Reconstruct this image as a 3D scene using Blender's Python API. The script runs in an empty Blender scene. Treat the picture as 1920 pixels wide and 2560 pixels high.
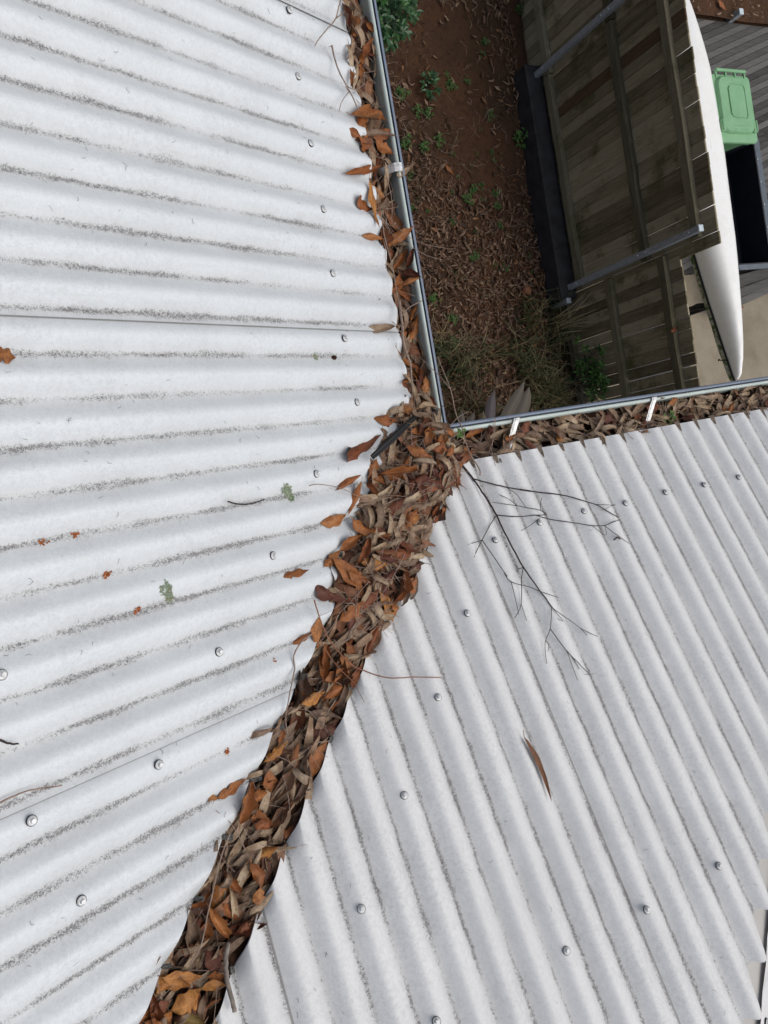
import bpy, bmesh, math, random
import numpy as np
from mathutils import Vector, Matrix

# ---------------------------------------------------------------- camera, sky, sun, exposure
S = bpy.context.scene
COL = S.collection
cam_d = bpy.data.cameras.new("camera")
cam = bpy.data.objects.new("camera", cam_d)
COL.objects.link(cam)
CR = [[0.890855, -0.170209, 0.421197], [-0.175774, -0.98409, -0.025905], [0.418905, -0.050958, -0.906599]]
CC = (-1.062727, -0.097365, 1.802054)
m = Matrix.Identity(4)
for i in range(3):
    m[i][0] = CR[0][i]; m[i][1] = -CR[1][i]; m[i][2] = -CR[2][i]; m[i][3] = CC[i]
cam.matrix_world = m
cam_d.sensor_fit = 'AUTO'; cam_d.sensor_width = 36.0
cam_d.lens = 1932.55 / 2560 * 36.0
cam_d.clip_start = 0.05; cam_d.clip_end = 500
S.camera = cam

SUN_EL, SUN_AZ = math.radians(61), math.radians(120)
world = bpy.data.worlds.new("World"); S.world = world; world.use_nodes = True
nt = world.node_tree; nt.nodes.clear()
sky = nt.nodes.new('ShaderNodeTexSky'); sky.sky_type = 'NISHITA'; sky.sun_disc = False
sky.sun_elevation = SUN_EL; sky.sun_rotation = SUN_AZ
sky.air_density = 1.0; sky.dust_density = 5.0; sky.ozone_density = 1.0
bg = nt.nodes.new('ShaderNodeBackground'); bg.inputs['Strength'].default_value = 0.096
wo = nt.nodes.new('ShaderNodeOutputWorld')
hs = nt.nodes.new('ShaderNodeHueSaturation'); hs.inputs['Saturation'].default_value = .62   # grey overcast sky
nt.links.new(sky.outputs[0], hs.inputs['Color']); nt.links.new(hs.outputs[0], bg.inputs[0]); nt.links.new(bg.outputs[0], wo.inputs[0])
sd = bpy.data.lights.new("sun", 'SUN'); sd.energy = 1.35; sd.angle = math.radians(66); sd.color = (1.0, 0.975, 0.94)
sun = bpy.data.objects.new("sun", sd); COL.objects.link(sun)
Ld = Vector((math.sin(SUN_AZ) * math.cos(SUN_EL), math.cos(SUN_AZ) * math.cos(SUN_EL), math.sin(SUN_EL)))
sun.rotation_euler = Ld.to_track_quat('Z', 'Y').to_euler()
S.view_settings.view_transform = 'Standard'; S.view_settings.look = 'None'
S.view_settings.gamma = 1.0; S.view_settings.exposure = 0.06; S.view_settings.use_curve_mapping = False
S.render.engine = 'CYCLES'

random.seed(7); RNG = np.random.default_rng(11)
R = math.radians

# ---------------------------------------------------------------- helpers
def link(o, parent=None):
    COL.objects.link(o)
    if parent is not None: o.parent = parent
    return o
def mesh_obj(name, verts, faces, mat=None, parent=None, smooth=False, uvs=None, attr=None):
    me = bpy.data.meshes.new(name)
    me.from_pydata([tuple(v) for v in verts], [], [tuple(f) for f in faces])
    if uvs is not None:
        uv = me.uv_layers.new(name="UVMap")
        li = np.empty(len(me.loops), dtype=np.int32); me.loops.foreach_get('vertex_index', li)
        uv.data.foreach_set('uv', np.asarray(uvs, dtype=np.float32)[li].ravel())
    if attr is not None:
        a = me.attributes.new('rnd', 'FLOAT', 'POINT'); a.data.foreach_set('value', np.asarray(attr, dtype=np.float32))
    if mat is not None:
        for mm in (mat if isinstance(mat, (list, tuple)) else [mat]): me.materials.append(mm)
    if smooth: me.polygons.foreach_set('use_smooth', [True] * len(me.polygons))
    me.update()
    return link(bpy.data.objects.new(name, me), parent)
def tag(o, label=None, cat=None, group=None, kind=None):
    if label: o['label'] = label
    if cat: o['category'] = cat
    if group: o['group'] = group
    if kind: o['kind'] = kind
    return o
def empty(name, loc=(0, 0, 0), rz=0.0):
    o = bpy.data.objects.new(name, None); o.location = loc; o.rotation_euler = (0, 0, rz); o.empty_display_size = .05
    return link(o)
class MB:
    """collects boxes, tubes and lofts into one mesh"""
    def __init__(s): s.v = []; s.f = []; s.r = []; s.mi = []
    def add(s, v, f, r=0.0, mi=0):
        o = len(s.v); s.v += [tuple(p) for p in v]; s.f += [tuple(i + o for i in q) for q in f]
        s.r += [r] * len(v); s.mi += [mi] * len(f)
    def box(s, c, d, r=0.0, rot=None, mi=0, bev=0.0):
        x, y, z = d[0] / 2, d[1] / 2, d[2] / 2
        if bev <= 0:
            v = [(sx * x, sy * y, sz * z) for sz in (-1, 1) for sy in (-1, 1) for sx in (-1, 1)]
            f = [(0, 2, 3, 1), (4, 5, 7, 6), (0, 1, 5, 4), (2, 6, 7, 3), (0, 4, 6, 2), (1, 3, 7, 5)]
        else:
            b = bev; ring = lambda zz, k: [(x - k, -y + b, zz), (x - k, y - b, zz), (x - b, y - k, zz), (-x + b, y - k, zz), (-x + k, y - b, zz), (-x + k, -y + b, zz), (-x + b, -y + k, zz), (x - b, -y + k, zz)]
            v = ring(-z, b) + ring(-z + b, 0) + ring(z - b, 0) + ring(z, b)
            f = [tuple(range(7, -1, -1)), tuple(range(24, 32))]
            for k in range(3):
                for i in range(8): f.append((k * 8 + i, k * 8 + (i + 1) % 8, k * 8 + 8 + (i + 1) % 8, k * 8 + 8 + i))
        if rot is not None: v = [rot @ Vector(p) for p in v]
        s.add([(p[0] + c[0], p[1] + c[1], p[2] + c[2]) for p in v], f, r, mi)
    def tube(s, pts, rad, n=6, r=0.0, taper=1.0, mi=0):
        pts = [Vector(p) for p in pts]; v = []; f = []; m_ = len(pts)
        for i, p in enumerate(pts):
            t = (pts[min(i + 1, m_ - 1)] - pts[max(i - 1, 0)]).normalized()
            a = t.orthogonal().normalized() if i == 0 else (pa - t * pa.dot(t)).normalized()
            pa = a; b = t.cross(a); rr = rad * (1 + (taper - 1) * i / max(1, m_ - 1))
            for k in range(n):
                q = 2 * math.pi * k / n; v.append(p + (a * math.cos(q) + b * math.sin(q)) * rr)
        for i in range(m_ - 1):
            for k in range(n): f.append((i * n + k, i * n + (k + 1) % n, (i + 1) * n + (k + 1) % n, (i + 1) * n + k))
        f.append(tuple(range(n - 1, -1, -1))); f.append(tuple((m_ - 1) * n + k for k in range(n)))
        s.add(v, f, r, mi)
    def ball(s, c, rad, r=0.0, sc=(1, 1, 1)):
        v = [(0, 0, 1)]; f = []
        for i in (1, 2):
            for k in range(6):
                a = math.pi * i / 3; q = k * math.pi / 3; v.append((math.sin(a) * math.cos(q), math.sin(a) * math.sin(q), math.cos(a)))
        v.append((0, 0, -1))
        for k in range(6):
            n = (k + 1) % 6; f += [(0, 1 + k, 1 + n), (1 + k, 7 + k, 7 + n, 1 + n), (7 + k, 13, 7 + n)]
        s.add([(c[0] + p[0] * rad * sc[0], c[1] + p[1] * rad * sc[1], c[2] + p[2] * rad * sc[2]) for p in v], f, r)
    def build(s, name, mat, parent=None, smooth=False):
        o = mesh_obj(name, s.v, s.f, mat, parent, smooth, attr=s.r)
        if any(s.mi): o.data.polygons.foreach_set('material_index', s.mi)
        return o
def smooth_pts(pts, k=4):
    P_ = [Vector(p) for p in pts]
    if len(P_) < 3: return P_
    out = []
    for i in range(len(P_) - 1):
        a, b, c, d = P_[max(i - 1, 0)], P_[i], P_[i + 1], P_[min(i + 2, len(P_) - 1)]
        for j in range(k):
            t = j / k
            out.append(.5 * ((2 * b) + (c - a) * t + (2 * a - 5 * b + 4 * c - d) * t * t + (3 * b - a - 3 * c + d) * t ** 3))
    out.append(P_[-1]); return out
def sst(a, b, x):
    t = np.clip((x - a) / (b - a), 0, 1); return t * t * (3 - 2 * t)

# ---------------------------------------------------------------- materials
class NB:
    def __init__(s, name, rough=.6, spec=.3, metal=0.0):
        s.m = bpy.data.materials.new(name); s.m.use_nodes = True; s.t = s.m.node_tree
        s.b = s.t.nodes['Principled BSDF']; s.b.inputs['Roughness'].default_value = rough
        s.b.inputs['Specular IOR Level'].default_value = spec; s.b.inputs['Metallic'].default_value = metal
    def n(s, t, **k):
        nd = s.t.nodes.new(t)
        for a, v in k.items(): setattr(nd, a, v)
        return nd
    def l(s, a, b): s.t.links.new(a, b)
    def val(s, x, sock):
        if isinstance(x, (int, float)): sock.default_value = x
        elif isinstance(x, tuple): sock.default_value = x if len(x) == 4 or sock.type == 'VECTOR' else x + (1,)
        else: s.l(x, sock)
    def math(s, op, a, b=0.0, c=0.0, clamp=False):
        nd = s.n('ShaderNodeMath', operation=op, use_clamp=clamp)
        s.val(a, nd.inputs[0]); s.val(b, nd.inputs[1]); s.val(c, nd.inputs[2]); return nd.outputs[0]
    def coord(s, which='Object'): return s.n('ShaderNodeTexCoord').outputs[which]
    def pos(s): return s.n('ShaderNodeNewGeometry').outputs['Position']
    def mapping(s, vec, scale=(1, 1, 1), loc=(0, 0, 0), rot=(0, 0, 0)):
        nd = s.n('ShaderNodeMapping'); s.l(vec, nd.inputs['Vector']); nd.inputs['Scale'].default_value = scale
        nd.inputs['Location'].default_value = loc; nd.inputs['Rotation'].default_value = rot; return nd.outputs[0]
    def noise(s, vec, scale, detail=3, rough=.55, dist=0.0):
        nd = s.n('ShaderNodeTexNoise'); s.l(vec, nd.inputs['Vector']); nd.inputs['Scale'].default_value = scale
        nd.inputs['Detail'].default_value = detail; nd.inputs['Roughness'].default_value = rough; nd.inputs['Distortion'].default_value = dist
        return nd.outputs[0]
    def ramp(s, fac, stops):
        nd = s.n('ShaderNodeValToRGB'); cr = nd.color_ramp
        while len(cr.elements) < len(stops): cr.elements.new(.5)
        for e, (p, c) in zip(cr.elements, stops): e.position = p; e.color = (c + (1,)) if len(c) == 3 else c
        s.val(fac, nd.inputs[0]); return nd.outputs[0]
    def mix(s, fac, a, b, mode='MIX'):
        nd = s.n('ShaderNodeMix', data_type='RGBA', blend_type=mode); s.val(fac, nd.inputs[0]); s.val(a, nd.inputs[6]); s.val(b, nd.inputs[7]); return nd.outputs[2]
    def rng(s, x, a, b, c=0.0, d=1.0):
        nd = s.n('ShaderNodeMapRange', interpolation_type='SMOOTHSTEP'); s.val(x, nd.inputs[0])
        for i, q in enumerate((a, b, c, d)): s.val(q, nd.inputs[i + 1])
        return nd.outputs[0]
    def col(s, c): s.val(c, s.b.inputs['Base Color']); return s
    def bump(s, h, strength=.3, dist=.002):
        nd = s.n('ShaderNodeBump'); nd.inputs['Strength'].default_value = strength; nd.inputs['Distance'].default_value = dist
        s.l(h, nd.inputs['Height']); s.l(nd.outputs[0], s.b.inputs['Normal']); return s

def mat_flat(name, c, rough=.6, spec=.3, metal=0.0, var=.12, scale=30.0, bump=0.0):
    k = NB(name, rough, spec, metal); n = k.noise(k.pos(), scale, 4)
    lo = tuple(x * (1 - var) for x in c); hi = tuple(min(1, x * (1 + var)) for x in c)
    k.col(k.ramp(n, [(.3, lo), (.7, hi)]))
    if bump: k.bump(n, bump)
    return k.m

def mat_roof(name, base, width, dens, off, shift, lap):
    """weathered white paint with speckled dirt lying in the troughs (u = rib number, v = metres down the slope)"""
    k = NB(name, .42, .35)
    uv = k.n('ShaderNodeUVMap', uv_map='UVMap').outputs[0]
    sp = k.n('ShaderNodeSeparateXYZ'); k.l(uv, sp.inputs[0]); u, v = sp.outputs[0], sp.outputs[1]
    pos = k.pos()
    rib = k.math('FLOOR', k.math('ADD', u, .5 + shift))
    wob = k.math('MULTIPLY', k.math('SUBTRACT', k.noise(pos, 22, 2), .5), .10)
    ph = k.math('ABSOLUTE', k.math('ADD', k.math('SUBTRACT', k.math('ADD', u, shift), rib), wob))
    pool = k.noise(k.mapping(pos, (9, 9, 9)), 1.0, 4, .7)
    ph = k.math('MULTIPLY', ph, k.rng(pool, .32, .66, 1.4, .75))
    band = k.rng(ph, 0.0, width * 1.2, 1.0, 0.0)
    cv = k.n('ShaderNodeCombineXYZ'); k.l(k.math('MULTIPLY', rib, 3.71), cv.inputs[0]); k.l(k.math('MULTIPLY', v, 4.2), cv.inputs[1])
    low = k.noise(cv.outputs[0], 1.0, 3, .6)
    low = k.rng(low, .28, .60)
    slope = k.rng(v, 0.0, off, .62, 1.0)
    den = k.math('MULTIPLY', k.math('MULTIPLY', k.math('MULTIPLY_ADD', low, .34, .66), slope), dens)
    fine = k.noise(pos, 250, 7, .85, 1.0)
    thr = k.math('SUBTRACT', .80, k.math('MULTIPLY', k.math('MULTIPLY', band, den), .33))
    mask = k.rng(fine, k.math('SUBTRACT', thr, .04), k.math('ADD', thr, .05))
    halo = k.math('MULTIPLY', k.rng(ph, 0.0, width * 1.6, 1.0, 0.0), k.math('MULTIPLY', den, .42))
    spk = k.rng(k.noise(pos, 420, 4, .75, .8), .64, .72, 0.0, .55)
    spk = k.math('MULTIPLY', spk, k.rng(k.noise(pos, 11, 4), .34, .66))
    haze = k.math('MULTIPLY', k.rng(k.noise(pos, 110, 6, .85), .42, .64, 0, .42), k.rng(k.noise(pos, 6, 4), .3, .7, .45, 1.0))
    st = k.n('ShaderNodeCombineXYZ'); k.l(k.math('MULTIPLY', u, 2.3), st.inputs[0]); k.l(k.math('MULTIPLY', v, 1.1), st.inputs[1])
    stain = k.rng(k.noise(st.outputs[0], 2.2, 5, .7), .54, .78, 0, .22)
    big = k.noise(pos, 5.5, 5, .6)
    clean = k.ramp(big, [(.25, tuple(x * .93 for x in base)), (.75, tuple(min(.9, x * 1.03) for x in base))])
    grain = k.ramp(k.noise(pos, 260, 4, .7), [(.3, (.90, .905, .91)), (.7, (1, 1, 1))])
    clean = k.mix(1.0, clean, grain, 'MULTIPLY')
    c = k.mix(halo, clean, (.42, .41, .40))
    c = k.mix(haze, c, (.44, .45, .47))
    c = k.mix(stain, c, (.50, .48, .44))
    c = k.mix(spk, c, (.27, .26, .27))
    dirt = k.ramp(k.noise(pos, 300, 2), [(.3, (.03, .028, .03)), (.55, (.085, .078, .078)), (.72, (.14, .10, .075))])
    c = k.mix(k.math('MULTIPLY', mask, .78), c, dirt)
    # dark line painted for the shaded gap, plus grime, along each sheet lap
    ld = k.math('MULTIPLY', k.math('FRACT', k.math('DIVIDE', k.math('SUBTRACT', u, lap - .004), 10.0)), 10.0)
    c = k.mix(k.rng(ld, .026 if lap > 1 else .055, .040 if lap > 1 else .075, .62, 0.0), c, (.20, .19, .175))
    k.col(c)
    k.val(k.math('MULTIPLY_ADD', mask, .35, .40), k.b.inputs['Roughness'])
    k.bump(k.math('ADD', k.math('MULTIPLY', mask, .6), k.math('MULTIPLY', big, .3)), .25, .0012)
    return k.m

def mat_leaf(name, stops, back=1.0):
    k = NB(name, .5, .28)
    a = k.n('ShaderNodeAttribute', attribute_name='rnd').outputs['Fac']
    o = k.n('ShaderNodeObjectInfo').outputs['Random']
    r = k.math('FRACT', k.math('ADD', a, o))
    uv = k.n('ShaderNodeUVMap', uv_map='UVMap').outputs[0]
    sp = k.n('ShaderNodeSeparateXYZ'); k.l(uv, sp.inputs[0]); t, w = sp.outputs[0], sp.outputs[1]
    ob = k.coord('Object')
    c = k.ramp(r, stops)
    mott = k.noise(ob, 48, 5, .7)
    c = k.mix(k.rng(mott, .40, .66, 0, .8), c, k.mix(1.0, c, (.48, .36, .28), 'MULTIPLY'))
    c = k.mix(k.rng(k.noise(ob, 22, 2), .52, .7, 0, .45), c, k.mix(1.0, c, (1.4, 1.4, 1.3), 'MULTIPLY'))
    spots = k.rng(k.noise(ob, 190, 2), .66, .72, 0, .6)
    c = k.mix(spots, c, (.035, .02, .012))
    mid = k.rng(k.math('ABSOLUTE', w), .03, .12, .45, 0)
    c = k.mix(mid, c, k.mix(1.0, c, (1.5, 1.45, 1.35), 'MULTIPLY'))
    vein = k.n('ShaderNodeTexWave', wave_type='BANDS'); vv = k.n('ShaderNodeCombineXYZ')
    k.l(k.math('SUBTRACT', k.math('MULTIPLY', t, 9.0), k.math('MULTIPLY', k.math('ABSOLUTE', w), 3.0)), vv.inputs[0]); k.l(vv.outputs[0], vein.inputs['Vector'])
    vein.inputs['Scale'].default_value = .5
    vf = k.rng(vein.outputs[1], .80, 1.0, 0, .32)
    c = k.mix(vf, c, k.mix(1.0, c, (1.35, 1.3, 1.2), 'MULTIPLY'))
    edge = k.rng(k.math('ABSOLUTE', w), .78, 1.0, 0, .35)
    c = k.mix(edge, c, k.mix(1.0, c, (.62, .5, .42), 'MULTIPLY'))
    bf = k.n('ShaderNodeNewGeometry').outputs['Backfacing']
    c = k.mix(k.math('MULTIPLY', bf, .6), c, k.mix(.5, c, (.30, .21, .14)))
    k.col(c); k.bump(k.math('ADD', mott, k.math('MULTIPLY', vf, 1.5)), .6, .002)
    return k.m

def mat_wood(name, stops, axis='z', rough=.8, moss=.0):
    """weathered timber: grain runs along one axis, each board has its own tone (attribute rnd)"""
    k = NB(name, rough, .15); p = k.pos()
    r = k.n('ShaderNodeAttribute', attribute_name='rnd').outputs['Fac']
    sc = {'z': (26, 26, 1.6), 'y': (26, 1.6, 26), 'x': (1.6, 26, 26)}[axis]
    off = k.n('ShaderNodeCombineXYZ'); 
    for i in range(3): k.l(k.math('MULTIPLY', r, 13.7 + i), off.inputs[i])
    va = k.n('ShaderNodeVectorMath', operation='ADD'); k.l(k.mapping(p, sc), va.inputs[0]); k.l(off.outputs[0], va.inputs[1])
    g = k.noise(va.outputs[0], 1.6, 6, .7, .8)
    g2 = k.noise(va.outputs[0], 5.0, 3, .6)
    c = k.ramp(k.math('ADD', k.math('MULTIPLY', g, .6), k.math('MULTIPLY', r, .4)), stops)
    c = k.mix(k.rng(g2, .55, .75, 0, .55), c, k.mix(1.0, c, (.38, .36, .34), 'MULTIPLY'))
    if moss:
        mo = k.rng(k.noise(p, 3.2, 5, .7), .50, .68, 0, moss); c = k.mix(mo, c, (.085, .085, .028))
    k.col(c); k.bump(g2, .5, .004); return k.m

def mat_plant(name, stops, rough=.45):
    k = NB(name, rough, .35)
    a = k.n('ShaderNodeAttribute', attribute_name='rnd').outputs['Fac']
    o = k.n('ShaderNodeObjectInfo').outputs['Random']
    k.col(k.ramp(k.math('FRACT', k.math('ADD', a, k.math('MULTIPLY', o, .37))), stops)); return k.m

M = {}
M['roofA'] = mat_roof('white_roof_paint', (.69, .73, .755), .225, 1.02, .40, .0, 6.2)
M['roofB'] = mat_roof('white_roof_paint_lightened', (.80, .81, .812), .175, 1.03, .25, .0, .03)  # same white paint, base lightened to make up the light this slope lacks
M['zinc'] = mat_flat('zinc_plated_steel', (.66, .67, .67), .45, .5, .25, .15, 160, .2)
M['galv'] = mat_flat('galvanised_steel', (.40, .45, .50), .45, .5, .35, .18, 40, .1)
M['galv_cap'] = mat_flat('galvanised_cap', (.52, .60, .65), .5, .5, .2, .2, 60)
M['rubber'] = mat_flat('dark_rubber', (.02, .02, .022), .7, .3, 0, .2, 60)
M['tab'] = mat_flat('grey_sealing_foam', (.10, .10, .095), .9, .1, 0, .5, 160, .5)
M['gut_out'] = mat_flat('blue_grey_paint', (.165, .205, .275), .4, .5, 0, .08, 20)
M['gut_in'] = mat_flat('pale_green_grey_paint', (.46, .53, .50), .4, .45, 0, .14, 12)
M['flash'] = mat_flat('grey_flashing', (.46, .45, .43), .5, .4, 0, .1, 10)
M['strap'] = mat_flat('bright_zinc_strap', (.66, .67, .67), .42, .5, .3, .25, 120, .3)
M['wall'] = mat_flat('cream_wall_paint', (.40, .38, .33), .7, .3, 0, .1, 3)
O_ = [(0, (.23, .082, .026)), (.2, (.33, .128, .040)), (.4, (.25, .086, .028)), (.6, (.41, .185, .066)), (.8, (.28, .10, .036)), (1, (.16, .052, .022))]
M['o'] = mat_leaf('orange_brown_leaf', O_)
M['g'] = mat_leaf('golden_brown_leaf', [(0, (.38, .17, .045)), (.5, (.42, .19, .055)), (1, (.33, .13, .035))])
M['d'] = mat_leaf('dark_brown_leaf', [(0, (.075, .022, .014)), (.3, (.13, .042, .02)), (.6, (.20, .07, .034)), (.8, (.10, .035, .024)), (1, (.15, .055, .035))])
M['t'] = mat_leaf('tan_grey_leaf', [(0, (.40, .30, .20)), (.25, (.27, .195, .135)), (.5, (.48, .38, .26)), (.7, (.20, .135, .10)), (.85, (.36, .285, .21)), (1, (.15, .10, .075))])
M['b'] = mat_leaf('brown_gum_leaf', [(0, (.20, .10, .055)), (1, (.24, .12, .065))])
M['y'] = mat_leaf('olive_brown_leaf', [(0, (.24, .17, .06)), (1, (.27, .19, .07))])
MIXS = [(0, (.06, .022, .015)), (.14, (.17, .085, .05)), (.28, (.36, .275, .19)), (.42, (.10, .038, .022)), (.55, (.27, .10, .036)), (.7, (.28, .205, .145)), (.85, (.075, .045, .032)), (1, (.22, .08, .03))]
M['mixl'] = mat_leaf('mixed_dead_leaves', MIXS)
M['gutl'] = mat_leaf('mixed_grey_leaves', [(0, (.08, .045, .03)), (.15, (.24, .17, .12)), (.35, (.36, .275, .19)), (.5, (.11, .065, .05)), (.65, (.30, .225, .155)), (.8, (.44, .34, .24)), (.92, (.20, .085, .045)), (1, (.13, .085, .06))])
M['yardl'] = mat_leaf('yard_dead_leaves', [(0, (.055, .032, .021)), (.2, (.135, .077, .048)), (.4, (.20, .125, .083)), (.55, (.06, .034, .024)), (.7, (.33, .235, .165)), (.85, (.15, .085, .052)), (.95, (.21, .088, .037)), (1, (.36, .27, .18))])
M['humus'] = mat_flat('dark_leaf_mould', (.035, .018, .011), .95, .1, 0, .5, 90, .8)
M['plug'] = mat_flat('brown_grey_silt', (.15, .12, .095), .95, .1, 0, .5, 120, .5)
M['twig'] = mat_flat('dark_dead_twig', (.045, .032, .03), .75, .2, 0, .35, 80)
M['stem'] = mat_flat('pale_dead_stem', (.26, .19, .155), .7, .2, 0, .3, 90)
M['redstem'] = mat_flat('reddish_dead_stem', (.25, .11, .062), .65, .25, 0, .25, 90)
M['greystick'] = mat_flat('grey_stick', (.22, .19, .165), .85, .15, 0, .3, 120)
M['liner'] = mat_flat('navy_black_liner', (.010, .013, .022), .6, .4, 0, .3, 12)
M['black'] = mat_flat('black_plastic', (.012, .012, .013), .5, .4, 0, .3, 60)
M['lichen'] = mat_plant('pale_green_lichen', [(0, (.30, .38, .25)), (.5, (.48, .54, .42)), (1, (.24, .31, .17))], .9)
M['lich2'] = mat_plant('olive_lichen', [(0, (.20, .24, .15)), (.6, (.30, .38, .30)), (1, (.24, .2, .09))], .9)
M['crumb'] = mat_plant('rust_orange_scrap', [(0, (.42, .13, .03)), (1, (.34, .1, .03))], .7)
M['weed'] = mat_plant('green_weed', [(0, (.03, .08, .018)), (.5, (.05, .12, .024)), (1, (.075, .15, .03))])
M['bush'] = mat_plant('glossy_green_leaf', [(0, (.012, .040, .016)), (.4, (.022, .068, .025)), (.7, (.036, .096, .038)), (1, (.05, .13, .03))], .32)
M['grass'] = mat_plant('grass_blades', [(0, (.025, .045, .014)), (.3, (.05, .075, .024)), (.45, (.20, .15, .07)), (.6, (.02, .038, .012)), (.8, (.26, .21, .12)), (1, (.05, .065, .022))], .6)
M['strapleaf'] = mat_plant('mauve_grey_strap_leaf', [(0, (.105, .092, .062)), (.5, (.06, .05, .058)), (1, (.115, .10, .068))], .5)
M['fence'] = mat_wood('weathered_palings', [(.22, (.08, .066, .040)), (.42, (.21, .18, .115)), (.58, (.32, .28, .185)), (.8, (.43, .38, .27))], 'z', moss=.75)
M['rust'] = mat_wood('rust_brown_paling', [(.25, (.06, .038, .024)), (.5, (.15, .092, .055)), (.8, (.26, .20, .13))], 'z')
M['rail'] = mat_wood('mossy_rails', [(.25, (.075, .066, .042)), (.5, (.19, .17, .115)), (.8, (.31, .28, .205))], 'y', moss=.5)
M['sleeper'] = mat_flat('charcoal_sleeper', (.034, .034, .039), .55, .35, 0, .35, 9, .2)
M['deck'] = mat_wood('grey_deck_boards', [(.25, (.035, .034, .033)), (.5, (.085, .083, .08)), (.8, (.16, .155, .15))], 'x')
def mat_hull():
    k = NB('white_gelcoat', .3, .5); p = k.pos(); a = k.noise(p, 3.5, 6, .7); b_ = k.noise(k.mapping(p, (30, 3, 30)), 1.0, 4, .7)
    c = k.mix(k.rng(a, .45, .75, 0, .28), (.85, .86, .85), (.52, .53, .47)); c = k.mix(k.rng(b_, .60, .70, 0, .35), c, (.45, .45, .42)); k.col(c); k.val(k.rng(a, .3, .7, .22, .5), k.b.inputs['Roughness']); return k.m
M['hull'] = mat_hull()
def mat_bin():
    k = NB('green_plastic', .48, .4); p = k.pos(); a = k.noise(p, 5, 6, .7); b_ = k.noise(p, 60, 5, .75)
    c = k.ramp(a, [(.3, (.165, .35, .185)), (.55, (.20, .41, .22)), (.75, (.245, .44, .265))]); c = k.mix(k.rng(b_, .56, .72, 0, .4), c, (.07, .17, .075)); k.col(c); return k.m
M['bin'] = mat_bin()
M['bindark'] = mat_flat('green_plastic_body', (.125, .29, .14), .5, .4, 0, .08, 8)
M['steel'] = mat_flat('dull_grey_steel', (.10, .12, .145), .5, .4, .3, .2, 20)

def mat_moss_trim():
    k = NB('mossy_hull_side', .5, .3); n = k.noise(k.pos(), 16, 5, .7)
    k.col(k.mix(k.rng(n, .46, .58), (.50, .53, .48), (.09, .16, .045))); return k.m
M['hullside'] = mat_moss_trim()
def mat_soil():
    k = NB('red_brown_soil', .95, .1); p = k.pos(); a = k.noise(p, 1.3, 5, .6); b = k.noise(p, 22, 6, .7); c = k.noise(p, 120, 4, .7)
    col = k.ramp(a, [(.3, (.050, .034, .023)), (.5, (.084, .047, .029)), (.7, (.122, .060, .033))])
    col = k.mix(k.rng(b, .45, .75, 0, .7), col, (.028, .019, .014)); col = k.mix(k.rng(c, .62, .75, 0, .6), col, (.17, .10, .06))
    k.col(col); k.bump(k.math('ADD', b, k.math('MULTIPLY', c, .4)), .8, .03); return k.m
M['soil'] = mat_soil()
def mat_concrete():
    k = NB('beige_concrete', .9, .2); p = k.pos(); a = k.noise(p, 2.2, 6, .65); b = k.noise(p, 70, 4, .7)
    col = k.ramp(a, [(.3, (.20, .17, .125)), (.5, (.26, .225, .17)), (.7, (.31, .275, .21))]); col = k.mix(k.rng(b, .5, .8, 0, .4), col, (.13, .11, .085)); k.col(col); k.bump(b, .3, .004); return k.m
M['concrete'] = mat_concrete()
M['asphalt'] = mat_flat('dark_grey_concrete', (.085, .085, .09), .9, .2, 0, .2, 40, .3)
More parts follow.
